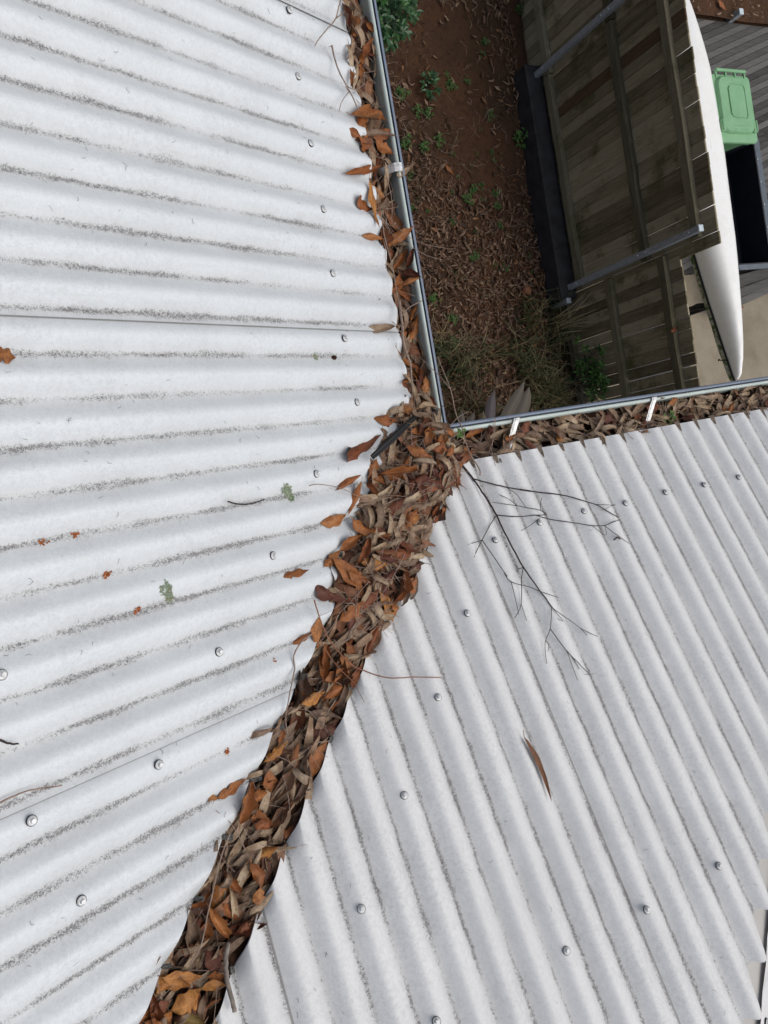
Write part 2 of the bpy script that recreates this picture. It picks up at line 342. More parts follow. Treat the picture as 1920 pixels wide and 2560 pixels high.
# ---------------------------------------------------------------- measured positions of single leaves, twigs and weeds
HAND=[
(-0.007, -0.129, -2.11, 0.13, 0.029, 'o', 'orange leaf with brown spots hanging over the corner of the right roof'),
(-0.314, -0.029, 0.34, 0.153, 0.035, 'o', 'large rust orange leaf beside the black strip on the left roof'),
(-0.215, 0.032, -0.18, 0.072, 0.025, 'o', 'curled orange leaf in a roof furrow just above the black strip'),
(-0.147, 0.047, -0.06, 0.036, 0.02, 'o', 'small round orange leaf above the upper end of the black strip'),
(-0.291, -0.085, -2.27, 0.059, 0.022, 'o', 'upright orange leaf just below the lower end of the black strip'),
(-0.363, -0.108, 0.28, 0.098, 0.021, 'o', 'orange leaf with its tip touching a thin pale twig on the left roof'),
(-0.362, -0.146, -2.2, 0.096, 0.021, 'o', ''),
(-0.309, -0.136, -1.14, 0.044, 0.017, 'o', ''),
(-0.43, -0.184, 0.08, 0.088, 0.025, 'o', 'crumpled orange leaf pointing left out of the widest part of the pile'),
(-0.344, -0.221, -0.45, 0.113, 0.029, 'o', 'long orange leaf with wavy edge across the left side of the pile'),
(-0.407, -0.244, 0.41, 0.067, 0.026, 'o', ''),
(-0.379, -0.264, 0.82, 0.072, 0.022, 'o', ''),
(-0.46, -0.267, 0.51, 0.059, 0.02, 'o', 'pointed orange leaf at the left edge of the pile above the spotted leaf'),
(-0.435, -0.318, -1.09, 0.116, 0.031, 'o', 'long tan orange leaf with dark spots on the left edge of the pile'),
(-0.41, -0.319, -0.64, 0.059, 0.026, 'o', ''),
(-0.563, -0.278, 0.02, 0.083, 0.016, 'o', 'single folded orange leaf lying alone on the left roof near the pile'),
(-0.498, -0.337, -0.83, 0.066, 0.025, 'd', 'brown triangular leaf standing up with its stalk towards the lone leaf'),
(-0.471, -0.352, -0.68, 0.068, 0.017, 'd', ''),
(-0.219, -0.103, -0.07, 0.121, 0.021, 'o', ''),
(-0.149, -0.061, -0.59, 0.079, 0.024, 'o', ''),
(-0.09, -0.067, -0.31, 0.063, 0.027, 'o', ''),
(-0.052, -0.071, 0.56, 0.052, 0.019, 'o', ''),
(-0.275, -0.282, -0.61, 0.075, 0.024, 'd', ''),
(-0.282, -0.291, -0.37, 0.077, 0.022, 'o', ''),
(-0.264, -0.28, -0.58, 0.06, 0.022, 'd', ''),
(-0.134, -0.224, 0.9, 0.055, 0.027, 'o', 'torn orange leaf on the right side of the pile over the right roof edge'),
(-0.115, -0.225, -1.25, 0.042, 0.018, 'o', ''),
(-0.243, -0.338, 0.27, 0.043, 0.023, 'd', ''),
(-0.26, -0.375, 0.55, 0.058, 0.026, 'o', 'folded orange leaf hanging over the right roof edge below a looped stem'),
(-0.331, -0.419, -1.21, 0.037, 0.021, 'o', ''),
(-0.156, -0.13, -0.12, 0.069, 0.022, 'd', ''),
(-0.191, -0.136, 0.43, 0.072, 0.026, 'd', ''),
(-0.535, -0.416, -1.77, 0.071, 0.023, 'o', 'tan orange leaf with a long stalk hanging over the left roof edge'),
(-0.577, -0.415, 0.16, 0.065, 0.012, 'o', 'dark orange shred in a furrow beside the long stalked leaf'),
(-0.541, -0.492, -1.74, 0.065, 0.026, 'o', ''),
(-0.529, -0.471, -2.04, 0.06, 0.02, 'o', ''),
(-0.485, -0.504, -1.49, 0.057, 0.023, 'o', ''),
(-0.515, -0.512, 0.27, 0.054, 0.022, 'o', ''),
(-0.515, -0.551, 0.14, 0.073, 0.029, 'o', 'broad brown orange leaf curving against the right roof edge'),
(-0.602, -0.523, 0.03, 0.034, 0.019, 'o', ''),
(-0.577, -0.544, 0.08, 0.067, 0.022, 'g', 'golden arched leaf across the middle of the valley'),
(-0.463, -0.533, 0.85, 0.065, 0.015, 'o', 'narrow orange leaf tucked along the right roof edge under a red stem'),
(-0.713, -0.569, 0.04, 0.088, 0.012, 't', 'grey brown leaf pointing up a furrow of the left roof from the valley'),
(-0.685, -0.618, 0.34, 0.067, 0.016, 'g', 'golden leaf along the left edge of the valley below the grey brown leaf'),
(-0.668, -0.592, 1.01, 0.031, 0.011, 'o', ''),
(-0.642, -0.667, -0.55, 0.074, 0.017, 't', 'pale tan leaf arched like a hoop beside the right roof edge'),
(-0.715, -0.667, -0.33, 0.033, 0.022, 'o', ''),
(-0.566, -0.591, -0.33, 0.086, 0.014, 't', ''),
(-0.606, -0.57, -0.41, 0.041, 0.009, 't', ''),
(-0.795, -0.642, 0.14, 0.072, 0.021, 'o', 'twisted orange leaf reaching out over the left roof from the lower valley'),
(-0.776, -0.676, 1.02, 0.081, 0.032, 'o', 'large golden orange leaf leaning on the left roof edge in the lower valley'),
(-0.836, -0.645, 0.09, 0.021, 0.013, 'o', 'small rust brown scrap in a furrow next to the twisted orange leaf'),
(-0.75, -0.727, -0.64, 0.05, 0.027, 'o', ''),
(-0.743, -0.683, -0.06, 0.065, 0.023, 'o', ''),
(-0.716, -0.666, -0.24, 0.038, 0.026, 'o', ''),
(-0.87, -0.858, -1.24, 0.08, 0.023, 'o', 'bright orange wavy leaf lying on top in the lower valley beside a straw'),
(-0.751, -0.737, -0.69, 0.039, 0.02, 'o', ''),
(-0.831, -0.805, -1.2, 0.057, 0.019, 'o', ''),
(-0.785, -0.811, -1.38, 0.057, 0.021, 'o', ''),
(-0.788, -0.85, -1.76, 0.04, 0.021, 'o', ''),
(-0.845, -0.85, -1.01, 0.052, 0.015, 'o', ''),
(-0.926, -0.876, 0.12, 0.107, 0.012, 't', 'long grey tan leaf slanting across the valley near the bottom'),
(-0.931, -0.872, -0.46, 0.033, 0.018, 'd', ''),
(-0.892, -0.911, -1.02, 0.048, 0.024, 'd', ''),
(-0.953, -0.908, -0.46, 0.075, 0.022, 'g', 'golden brown wavy leaf at the top of the bunch at the bottom of the valley'),
(-0.974, -0.915, -0.22, 0.063, 0.029, 'g', 'large cupped brown leaf on the left of the bunch at the bottom of the valley'),
(-0.952, -0.944, 0.07, 0.063, 0.035, 'g', 'largest broad brown leaf with veins in the bunch at the bottom of the valley'),
(-0.896, -0.933, -0.28, 0.029, 0.018, 'o', ''),
(-0.905, -0.945, -0.31, 0.048, 0.014, 'g', ''),
(-0.987, -0.952, -1.63, 0.024, 0.014, 'g', 'small golden leaf at the very bottom of the valley'),
(-0.959, -0.978, -0.42, 0.059, 0.029, 'y', 'olive green brown leaf cut off by the bottom of the valley'),
(-0.895, -0.803, 0.11, 0.048, 0.014, 'o', ''),
(-0.85, -0.788, 1.06, 0.049, 0.012, 't', 'pale tan slender leaf beside the straw in the lower valley'),
(-0.996, -0.93, 0.21, 0.03, 0.02, 'd', ''),
(-1.012, -0.951, -0.61, 0.037, 0.02, 'o', ''),
(-0.903, -0.849, -1.41, 0.045, 0.016, 'd', ''),
(-0.83, -0.889, -0.23, 0.029, 0.02, 'd', ''),
(-0.118, 1.044, -1.3, 0.064, 0.021, 'd', 'dark brown leaf at the top end of the left gutter under the forked twig'),
(-0.076, 1.033, 0.83, 0.037, 0.018, 'o', ''),
(-0.043, 0.994, 0.99, 0.074, 0.016, 'o', ''),
(-0.037, 0.965, -1.62, 0.081, 0.022, 't', 'tan leaf with a small hole against the gutter wall'),
(-0.029, 1.047, -1.17, 0.033, 0.016, 'o', ''),
(-0.092, 0.799, 0.11, 0.145, 0.031, 'o', 'broad light orange leaf bulging above the left gutter'),
(-0.048, 0.832, -0.34, 0.032, 0.019, 'o', ''),
(-0.049, 0.774, 0.29, 0.069, 0.026, 'o', 'red orange leaf touching the gutter bead above the silver strap'),
(-0.076, 0.75, 0.26, 0.138, 0.015, 't', ''),
(-0.127, 0.734, -0.5, 0.135, 0.021, 'o', 'long brown leaf with curved stalk lying over the edge of the left roof'),
(-0.051, 0.734, -0.42, 0.07, 0.024, 'o', ''),
(-0.134, 0.891, -1.58, 0.043, 0.011, 'o', ''),
(-0.142, 0.661, 0.34, 0.17, 0.017, 'o', 'crinkled orange leaf reaching left into a furrow near the silver strap'),
(-0.157, 0.574, -0.4, 0.063, 0.031, 'o', 'crumpled brown leaf bunched in a furrow of the left roof edge'),
(-0.132, 0.571, -1.53, 0.125, 0.018, 'g', 'long golden leaf lying along the edge of the left roof'),
(-0.049, 0.663, -1.45, 0.09, 0.022, 't', 'slender tan leaf beside the silver strap'),
(-0.004, 0.673, 0.5, 0.076, 0.014, 't', 'narrow tan leaf poking out over the gutter bead at the silver strap'),
(-0.147, 0.491, -0.04, 0.077, 0.019, 'o', 'frilly orange leaf in a furrow below the golden leaf'),
(-0.044, 0.506, 0.53, 0.099, 0.025, 'o', 'red brown leaf under two stems that reach over the gutter'),
(-0.073, 0.456, -1.47, 0.05, 0.018, 'o', ''),
(-0.048, 0.449, 0.81, 0.075, 0.02, 'o', ''),
(-0.027, 0.45, 1.15, 0.055, 0.018, 'd', ''),
(-0.072, 0.389, 1.03, 0.064, 0.022, 'o', ''),
(-0.032, 0.401, -0.45, 0.054, 0.022, 'd', ''),
(-0.12, 0.353, 0.46, 0.108, 0.018, 'o', 'small curled orange leaf in a furrow halfway down the left gutter'),
(-0.037, 0.384, 0.24, 0.056, 0.016, 'o', ''),
(-0.034, 0.307, 1.14, 0.047, 0.016, 'o', ''),
(-0.043, 0.27, 1.16, 0.08, 0.02, 'o', ''),
(-0.071, 0.242, -1.5, 0.063, 0.016, 'o', ''),
(-0.1, 0.184, -0.73, 0.106, 0.018, 'o', 'orange leaf hanging over the left roof edge just above the corner'),
(-0.058, 0.12, 1.07, 0.066, 0.018, 'd', ''),
(-0.039, 0.113, 1.33, 0.056, 0.026, 'o', 'glossy red orange leaf folded beside its darker half near the gutter corner'),
(-0.035, 0.066, -1.18, 0.046, 0.018, 'o', ''),
(-0.172, 0.263, 0.07, 0.117, 0.02, 't', 'grey brown bark like leaf in a furrow of the left roof'),
(-0.091, 0.082, -0.03, 0.101, 0.013, 't', 'pale narrow leaf with a hooked tip at the gutter corner'),
(-0.073, 0.047, -0.02, 0.093, 0.013, 't', ''),
(-0.105, 0.032, -0.11, 0.098, 0.014, 't', ''),
(-0.106, 0.131, 0.36, 0.08, 0.011, 'o', ''),
(-0.04, -0.029, -0.72, 0.038, 0.024, 'o', ''),
(0.089, -0.032, 0.15, 0.067, 0.019, 'o', 'orange leaf at the left end of the right gutter near the seedling'),
(0.129, -0.035, -0.35, 0.024, 0.023, 'd', ''),
(0.363, -0.093, -1.98, 0.061, 0.017, 'g', 'golden leaf standing at the edge of the right roof between the two straps'),
(0.102, -0.073, 0.33, 0.081, 0.023, 't', 'grey leaf with a notched end in front of the left strap'),
(0.19, -0.061, 0.33, 0.036, 0.017, 'o', ''),
(0.252, -0.094, -0.87, 0.06, 0.02, 'd', ''),
(0.035, -0.08, 0.74, 0.045, 0.022, 'o', ''),
(0.297, -0.033, 0.09, 0.056, 0.019, 't', ''),
(0.821, -0.03, 0.22, 0.045, 0.023, 'o', ''),
(0.694, -0.088, 0.49, 0.072, 0.026, 'd', ''),
(0.905, -0.093, -0.1, 0.078, 0.02, 'd', ''),
(1.062, -0.085, 0.54, 0.06, 0.016, 'o', ''),
(0.721, -0.041, 0.34, 0.132, 0.021, 't', 'long tan leaf arching over the top of the right strap'),
(1.012, -0.036, -0.04, 0.069, 0.015, 't', ''),
(1.029, -0.077, 1.21, 0.051, 0.015, 't', ''),
(-0.129, -0.815, -1.54, 0.148, 0.019, 'b', 'single slender brown leaf lying alone on the right roof'),
(-1.04, 0.187, -0.21, 0.034, 0.024, 'o', 'orange brown leaf tip at the left edge of the left roof'),
]
BRANCH=[([(0.0027,-0.1132,0.0320),(0.0153,-0.1453,0.0466),(0.0190,-0.1576,0.0522),(0.0285,-0.1931,0.0684),(0.0370,-0.2302,0.0853),(0.0414,-0.2580,0.0979),(0.0425,-0.2870,0.1111),(0.0458,-0.3282,0.1299),(0.0499,-0.3671,0.1476),(0.0539,-0.3966,0.1611)],0.0017),([(0.0544,-0.3971,0.1613),(0.0631,-0.4263,0.1746),(0.0713,-0.4563,0.1882),(0.0808,-0.4834,0.2006),(0.0864,-0.5042,0.2100)],0.0012),([(0.0190,-0.1551,0.0511),(0.0396,-0.1653,0.0557),(0.0621,-0.1744,0.0599),(0.1029,-0.1919,0.0679),(0.1568,-0.2097,0.0760),(0.2008,-0.2237,0.0823),(0.2598,-0.2400,0.0897)],0.0014),([(0.1436,-0.2062,0.0743),(0.2008,-0.2239,0.0824),(0.2556,-0.2388,0.0892),(0.2991,-0.2562,0.0971),(0.3371,-0.2749,0.1057),(0.3621,-0.2882,0.1117),(0.3837,-0.3075,0.1205),(0.4111,-0.3311,0.1312)],0.0012),([(0.3593,-0.2859,0.1107),(0.4126,-0.2967,0.1156)],0.0006),([(0.4126,-0.2967,0.1156),(0.4205,-0.2952,0.1149),(0.4215,-0.2983,0.1163),(0.4061,-0.2982,0.1163),(0.3836,-0.3030,0.1185),(0.3699,-0.3028,0.1183)],0.0004),([(0.1059,-0.1935,0.0686),(0.1268,-0.2164,0.0790),(0.1326,-0.2366,0.0882),(0.1381,-0.2550,0.0966)],0.0006),([(0.0415,-0.2576,0.0978),(0.0943,-0.2718,0.1042),(0.1533,-0.2788,0.1074),(0.1889,-0.2838,0.1097)],0.001),([(0.1889,-0.2838,0.1097),(0.1773,-0.2696,0.1032),(0.1381,-0.2550,0.0966),(0.1141,-0.2456,0.0923),(0.0851,-0.2367,0.0882),(0.0470,-0.2247,0.0828)],0.0007),([(0.1141,-0.2456,0.0923),(0.0966,-0.2239,0.0824),(0.0759,-0.2087,0.0755)],0.0006),([(0.1782,-0.2681,0.1025),(0.1866,-0.2525,0.0954),(0.1970,-0.2404,0.0899)],0.0006),([(0.1661,-0.2881,0.1117),(0.1321,-0.2996,0.1169),(0.0934,-0.3093,0.1213)],0.0006),([(0.1581,-0.2795,0.1077),(0.1966,-0.2982,0.1162),(0.2584,-0.3181,0.1253),(0.3165,-0.3375,0.1341),(0.3534,-0.3439,0.1371),(0.3826,-0.3412,0.1358),(0.4106,-0.3387,0.1347)],0.0009),([(0.3534,-0.3439,0.1371),(0.3791,-0.3740,0.1508),(0.4059,-0.4045,0.1646)],0.0006),([(0.3172,-0.3387,0.1347),(0.3368,-0.3648,0.1466),(0.3474,-0.3675,0.1478),(0.3529,-0.3540,0.1416),(0.3599,-0.3445,0.1373)],0.0005),([(0.3623,-0.3857,0.1561),(0.3787,-0.3814,0.1541),(0.3833,-0.3872,0.1568)],0.0014),([(0.0382,-0.2595,0.0986),(0.0045,-0.2839,0.1097),(-0.0283,-0.3098,0.1215),(-0.0478,-0.3259,0.1288),(-0.0701,-0.3459,0.1380)],0.0008),([(-0.0285,-0.3102,0.1217),(-0.0720,-0.3136,0.1233)],0.0006),([(-0.0285,-0.3102,0.1217),(-0.0158,-0.3559,0.1425),(-0.0017,-0.4073,0.1659)],0.0008),([(-0.0053,-0.3974,0.1614),(0.0031,-0.4224,0.1728),(0.0481,-0.4455,0.1833),(0.0750,-0.4629,0.1912),(0.1158,-0.4863,0.2019)],0.0007),([(0.0031,-0.4224,0.1728),(-0.0031,-0.4574,0.1887),(-0.0127,-0.4985,0.2075)],0.0006),([(0.0535,-0.3979,0.1616),(0.0353,-0.4234,0.1733),(0.0053,-0.4782,0.1982),(-0.0274,-0.5045,0.2102)],0.0007),([(0.0053,-0.4782,0.1982),(0.0011,-0.5175,0.2161)],0.0005),([(0.0535,-0.3979,0.1616),(0.0395,-0.3979,0.1617),(0.0314,-0.4021,0.1636)],0.0007),([(0.0864,-0.5042,0.2100),(0.1065,-0.5293,0.2215),(0.1267,-0.5501,0.2309),(0.1425,-0.5698,0.2399),(0.1789,-0.5969,0.2523)],0.0006),([(0.1412,-0.5677,0.2389),(0.1502,-0.5871,0.2478)],0.0005),([(0.0881,-0.5099,0.2127),(0.1010,-0.5413,0.2270),(0.0907,-0.5337,0.2235)],0.0005),([(0.0864,-0.5042,0.2100),(0.0561,-0.5497,0.2308),(0.0304,-0.5714,0.2407),(0.0153,-0.5970,0.2523),(0.0073,-0.6202,0.2629)],0.0006),([(0.0304,-0.5714,0.2407),(0.0330,-0.5839,0.2464),(0.0243,-0.5955,0.2516)],0.0005),([(0.0561,-0.5497,0.2308),(0.0649,-0.5778,0.2435),(0.0756,-0.6079,0.2573),(0.0925,-0.6394,0.2716),(0.1081,-0.6687,0.2849)],0.0007),([(0.0756,-0.6079,0.2573),(0.0704,-0.6735,0.2871)],0.0005),([(0.0840,-0.6228,0.2640),(0.0883,-0.6529,0.2777)],0.0006),([(0.0973,-0.6686,0.2849),(0.1225,-0.6732,0.2870)],0.0004),([(0.1053,-0.6652,0.2834),(0.1150,-0.6632,0.2824)],0.0005),([(0.1081,-0.6687,0.2849),(0.1081,-0.6741,0.2874)],0.0004)]
TWIGS={
'gutter_stem':[([(-0.1286,0.5501,0.0673),(-0.1307,0.5101,0.0685),(-0.1301,0.4743,0.0677),(-0.1246,0.4387,0.0654),(-0.1202,0.3920,0.0632),(-0.1195,0.3300,0.0629),(-0.1161,0.3118,0.0615)],0.0012),([(-0.1155,0.3237,0.0614),(-0.1203,0.2771,0.0654),(-0.1279,0.2201,0.0691),(-0.1214,0.1858,0.0639),(-0.1132,0.1586,0.0580),(-0.1177,0.0877,0.0525)],0.0026)],
'forked_twig':[([(-0.1444,1.0576,0.0743),(-0.1592,1.0295,0.0811),(-0.1705,1.0058,0.0813),(-0.1961,0.9800,0.0833),(-0.2242,0.9523,0.0888),(-0.2432,0.9295,0.0933)],0.0014),([(-0.1705,1.0058,0.0813),(-0.1393,1.0294,0.0772)],0.0013)],
'grey_twig':[([(-0.1866,0.9471,0.0697),(-0.1876,0.9151,0.0741),(-0.1830,0.8829,0.0762),(-0.1681,0.8476,0.0754),(-0.1539,0.8159,0.0736),(-0.1420,0.7932,0.0635)],0.0016),([(-0.1681,0.8476,0.0754),(-0.1552,0.8418,0.0745),(-0.1315,0.8476,0.0586)],0.0012),([(-0.1638,0.8350,0.0732),(-0.1840,0.8144,0.0704),(-0.2004,0.7858,0.0738)],0.001),([(-0.1866,0.9471,0.0697),(-0.1975,0.9411,0.0728)],0.001)],
'wiry_stem':[([(-0.1247,0.5328,0.0605),(-0.0835,0.5201,0.0124),(-0.0818,0.5086,0.0129),(-0.0425,0.4699,0.0300),(0.0040,0.4419,0.0300),(0.0574,0.4317,0.0200)],0.0009)],
'wiry_stem2':[([(-0.0686,0.6858,0.0123),(-0.0652,0.6503,0.0128),(-0.0617,0.6074,0.0127),(-0.0664,0.5664,0.0128),(-0.0719,0.5423,0.0123),(-0.0668,0.5309,0.0127),(-0.0391,0.4929,0.0280),(0.0095,0.4701,0.0300),(0.0898,0.4568,0.0250)],0.0009)],
'weed_stem':[([(0.0262,-0.1500,0.0750),(0.0308,-0.1311,0.0700),(0.0173,-0.0936,0.0600),(0.0124,-0.0539,0.0550),(0.0125,-0.0225,0.0500),(0.0043,0.0119,0.0450),(-0.0016,0.0540,0.0500),(-0.0041,0.0868,0.0500),(-0.0137,0.1363,0.0450),(-0.0134,0.1736,0.0300)],0.0013),([(-0.0061,0.0879,0.0500),(-0.0184,0.1121,0.0450),(-0.0218,0.1304,0.0300),(-0.0486,0.1675,0.0200),(-0.0498,0.1852,0.0000)],0.0009),([(0.0025,0.0083,0.0450),(0.0202,0.0169,0.0500),(0.0360,0.0210,0.0550)],0.0009),([(0.0025,0.0083,0.0450),(-0.0129,-0.0070,0.0300),(-0.0219,-0.0175,0.0150)],0.0009)],
'red_stem':[([(-0.5391,-0.3401,0.2444),(-0.5343,-0.3729,0.2416),(-0.5272,-0.4067,0.2384),(-0.5107,-0.4446,0.2239),(-0.4790,-0.4973,0.2291),(-0.4467,-0.5228,0.2190),(-0.4149,-0.5419,0.2353),(-0.3881,-0.5527,0.2406),(-0.3403,-0.5629,0.2439),(-0.2742,-0.5809,0.2504)],0.0012)],
'red_stem2':[([(-0.5443,-0.4241,0.2514),(-0.5228,-0.4718,0.2361),(-0.5023,-0.5072,0.2363),(-0.4794,-0.5399,0.2329),(-0.4698,-0.5836,0.2505)],0.0008)],
'bent_twig':[([(-0.5586,-0.4095,0.2469),(-0.5802,-0.4148,0.2528),(-0.5995,-0.4280,0.2577),(-0.6120,-0.4444,0.2635),(-0.6139,-0.4643,0.2643),(-0.6240,-0.4874,0.2690),(-0.6496,-0.5317,0.2864),(-0.6560,-0.5600,0.2772),(-0.6574,-0.5878,0.2782)],0.0013)],
'grey_stick':[([(-0.8658,-0.8867,0.3958),(-0.8758,-0.9077,0.4066),(-0.8816,-0.9361,0.4162),(-0.8814,-0.9645,0.4297),(-0.8811,-0.9884,0.4350)],0.0032)],
'straw':[([(-0.8202,-0.7045,0.3697),(-0.8507,-0.7429,0.3840),(-0.8682,-0.7856,0.3793),(-0.8913,-0.8261,0.3939),(-0.9135,-0.8664,0.4061),(-0.9375,-0.8884,0.4122)],0.0012)],
'dark_twig':[([(-0.6963,-0.1025,0.2980),(-0.6780,-0.1092,0.2847),(-0.6547,-0.1144,0.2711),(-0.6315,-0.1140,0.2635),(-0.6127,-0.1104,0.2599)],0.0013)],
'edge_twig':[([(-1.1596,-0.3877,0.5069),(-1.1501,-0.3948,0.5026),(-1.1383,-0.4048,0.4973),(-1.1275,-0.4094,0.4924)],0.0016)],
'long_twig':[([(-1.1763,-0.4838,0.5156),(-1.1657,-0.4835,0.5107),(-1.1438,-0.4825,0.5008),(-1.1246,-0.4842,0.4920),(-1.0796,-0.4973,0.4715)],0.0013)],
'pale_stem':[([(-0.4931,-0.0992,0.2109),(-0.4691,-0.0991,0.2000),(-0.4114,-0.1140,0.1738),(-0.3689,-0.1362,0.1546),(-0.3344,-0.1579,0.1390)],0.0009)],
'dry_stem':[([(-0.1130,0.2853,0.0602),(-0.0669,0.3138,0.0178),(-0.0205,0.3301,0.0098)],0.0012)],
}
WEEDS=[ (3.579,3.619),(3.607,3.715),(3.149,3.407),(3.175,3.317),(2.631,3.216),(2.762,3.044),(3.359,3.364),(2.885,3.031),(3.569,3.057),(3.455,2.941),(2.946,2.797),(2.586,2.770),(2.783,2.721),(3.097,2.690),(3.525,2.717),(3.878,2.858),(3.911,2.782),(3.533,2.642),(3.363,2.695),(3.123,2.488),(3.234,2.377),(3.349,2.396),(3.497,2.339),(3.007,2.341),(3.168,2.266),(3.346,2.265),(2.720,2.178),(3.494,2.207),(2.954,2.065),(3.483,2.037),(3.198,1.967),(3.364,1.661),(3.447,1.620),(3.111,1.746),(3.772,1.722),(3.789,1.566),(2.858,1.572),(2.724,1.212),(2.780,1.171),(2.738,0.953),(2.572,2.485),(2.558,2.198),(4.071,4.075),(2.605,1.366) ]
# ---------------------------------------------------------------- roof geometry (z = 0 at the gutter lip, metres)
P = .0762; TP = math.tan(.427266); H0 = -.031026; Y0 = .722794 + .02 * P; X2 = .737689 - .06 * P; AM = .0086
EA, EB = -.110, -.105            # eave edges of the two slopes
VA, VB = -.107, .076             # cut edges along the valley (x - y)
NP = 12
def wave(idx): return -AM * math.cos(2 * math.pi * idx)
def dent(a, b): return .0007 * math.sin(a * 3.1 + b * 2.3) + .0005 * math.sin(a * 1.3 - b * 5.1 + 1)
roofL = tag(empty('roof_slope', (-.7, .4, H0 + TP * .7)), 'white corrugated roof slope on the left with heavy dirt lines in its furrows', 'roof')
roofR = tag(empty('roof_slope', (.3, -.7, H0 + TP * .7)), 'greyer white corrugated roof slope on the right under the dead branch', 'roof')
def par(o, parent):
    o.parent = parent; o.matrix_parent_inverse = parent.matrix_basis.inverted(); return o
def sheet(kind, lo, hi, parent, mat):
    n = int(round((hi - lo) * NP)); NS = 36; top = []; uvs = []
    for i in range(n + 1):
        idx = lo + (hi - lo) * i / n
        up = .0042 * float(sst(hi - 2.2, hi - 1.2, idx))
        for j in range(NS + 1):
            if kind == 'A':
                y = Y0 - P * idx; e = min(EA, y + VA); s = -2.6; x = e + (s - e) * j / NS
                z = H0 - TP * x + wave(idx) + up + dent(idx, x); d = -x
            else:
                x = X2 + P * idx; e = min(EB, x - VB); ph = idx % 1.0; g_ = .5 * ph / .62 if ph < .62 else .5 + .5 * (ph - .62) / .38; ext = .040 * (.5 - .5 * math.cos(2 * math.pi * g_)); s = max(-2.4, x - 1.515 - ext); s = min(s, e - .001); y = e + (s - e) * j / NS
                z = H0 - TP * y + wave(idx) + up * .7 + dent(idx + 5, y); d = -y
            top.append((x, y, z)); uvs.append((idx, d))
    N = len(top); v = top + [(a, b, c - .0013) for a, b, c in top]; f = []; W_ = NS + 1
    fl = kind == 'A'
    def q(a, b, c, d): f.append((a, b, c, d) if fl else (d, c, b, a))
    for i in range(n):
        for j in range(NS):
            a = i * W_ + j; q(a, a + 1, a + W_ + 1, a + W_); q(N + a, N + a + W_, N + a + W_ + 1, N + a + 1)
        a = i * W_; q(a, a + W_, N + a + W_, N + a); a = i * W_ + NS; q(a, N + a, N + a + W_, a + W_)
    for j in range(NS):
        a = j; q(a, N + a, N + a + 1, a + 1); a = n * W_ + j; q(a, a + 1, N + a + 1, N + a)
    o = mesh_obj('roof_sheet', v, f, mat, None, True, uvs=uvs + uvs)
    o.data.polygons.foreach_set('use_smooth', [True] * (2 * n * NS) + [True] * (len(f) - 2 * n * NS))
    mo = o.modifiers.new('es', 'EDGE_SPLIT'); mo.split_angle = R(60)
    return par(o, parent)
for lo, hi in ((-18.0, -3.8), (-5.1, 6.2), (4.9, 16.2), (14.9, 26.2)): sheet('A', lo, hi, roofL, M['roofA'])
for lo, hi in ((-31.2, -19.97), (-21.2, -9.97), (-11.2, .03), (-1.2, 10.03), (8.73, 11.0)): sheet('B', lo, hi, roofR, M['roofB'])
# screws: hexagon head and flange on a domed washer
def screw_meshes():
    w = MB(); n = 20; rings = [(.0079, 0), (.0079, .0008), (.0066, .0022), (.005, .0028)]
    v = []; f = []
    for r_, z_ in rings:
        for k in range(n): v.append((r_ * math.cos(2 * math.pi * k / n), r_ * math.sin(2 * math.pi * k / n), z_))
    for i in range(3):
        for k in range(n): f.append((i * n + k, i * n + (k + 1) % n, (i + 1) * n + (k + 1) % n, (i + 1) * n + k))
    f.append(tuple(3 * n + k for k in range(n))); w.add(v, f)
    h = MB(); v = []; f = []
    for r_, z_ in ((.0062, .0024), (.0062, .0034), (.0046, .0036), (.0046, .0072), (.0038, .0080)):
        for k in range(6): v.append((r_ * math.cos(math.pi * k / 3), r_ * math.sin(math.pi * k / 3), z_))
    for i in range(4):
        for k in range(6): f.append((i * 6 + k, i * 6 + (k + 1) % 6, i * 6 + 6 + (k + 1) % 6, i * 6 + 6 + k))
    f.append(tuple(24 + k for k in range(6))); h.add(v, f)
    g = MB(); v = []; f = []
    for r_, z_ in ((.0086, -.002), (.0086, .0006), (.0077, .0009)):
        for k in range(n): v.append((r_ * math.cos(2 * math.pi * k / n), r_ * math.sin(2 * math.pi * k / n), z_))
    for i in range(2):
        for k in range(n): f.append((i * n + k, i * n + (k + 1) % n, (i + 1) * n + (k + 1) % n, (i + 1) * n + k))
    g.add(v, f); return h, w, g
hh, ww, gg = screw_meshes(); SC0 = None
def screw(x, y, nrm, z, parent, jit):
    global SC0
    if SC0 is None:
        s = hh.build('screw', M['zinc']); wa = ww.build('washer', M['zinc'], s, True); se = gg.build('rubber_seal', M['rubber'], s); SC0 = (s, wa, se)
    else:
        s = SC0[0].copy(); COL.objects.link(s)
        for c in SC0[1:]: k = c.copy(); COL.objects.link(k); k.parent = s
    tilt = Vector(nrm) + Vector((jit.uniform(-.08, .08), jit.uniform(-.08, .08), 0))
    rot = tilt.to_track_quat('Z', 'Y').to_matrix() @ Matrix.Rotation(jit.uniform(0, 3), 3, 'Z')
    s.matrix_basis = parent.matrix_basis.inverted() @ (Matrix.Translation((x, y, z)) @ rot.to_4x4()); s.parent = parent
jit = random.Random(3)
def onA_(x, i): return H0 - TP * x + AM + dent(i, x) + .0008
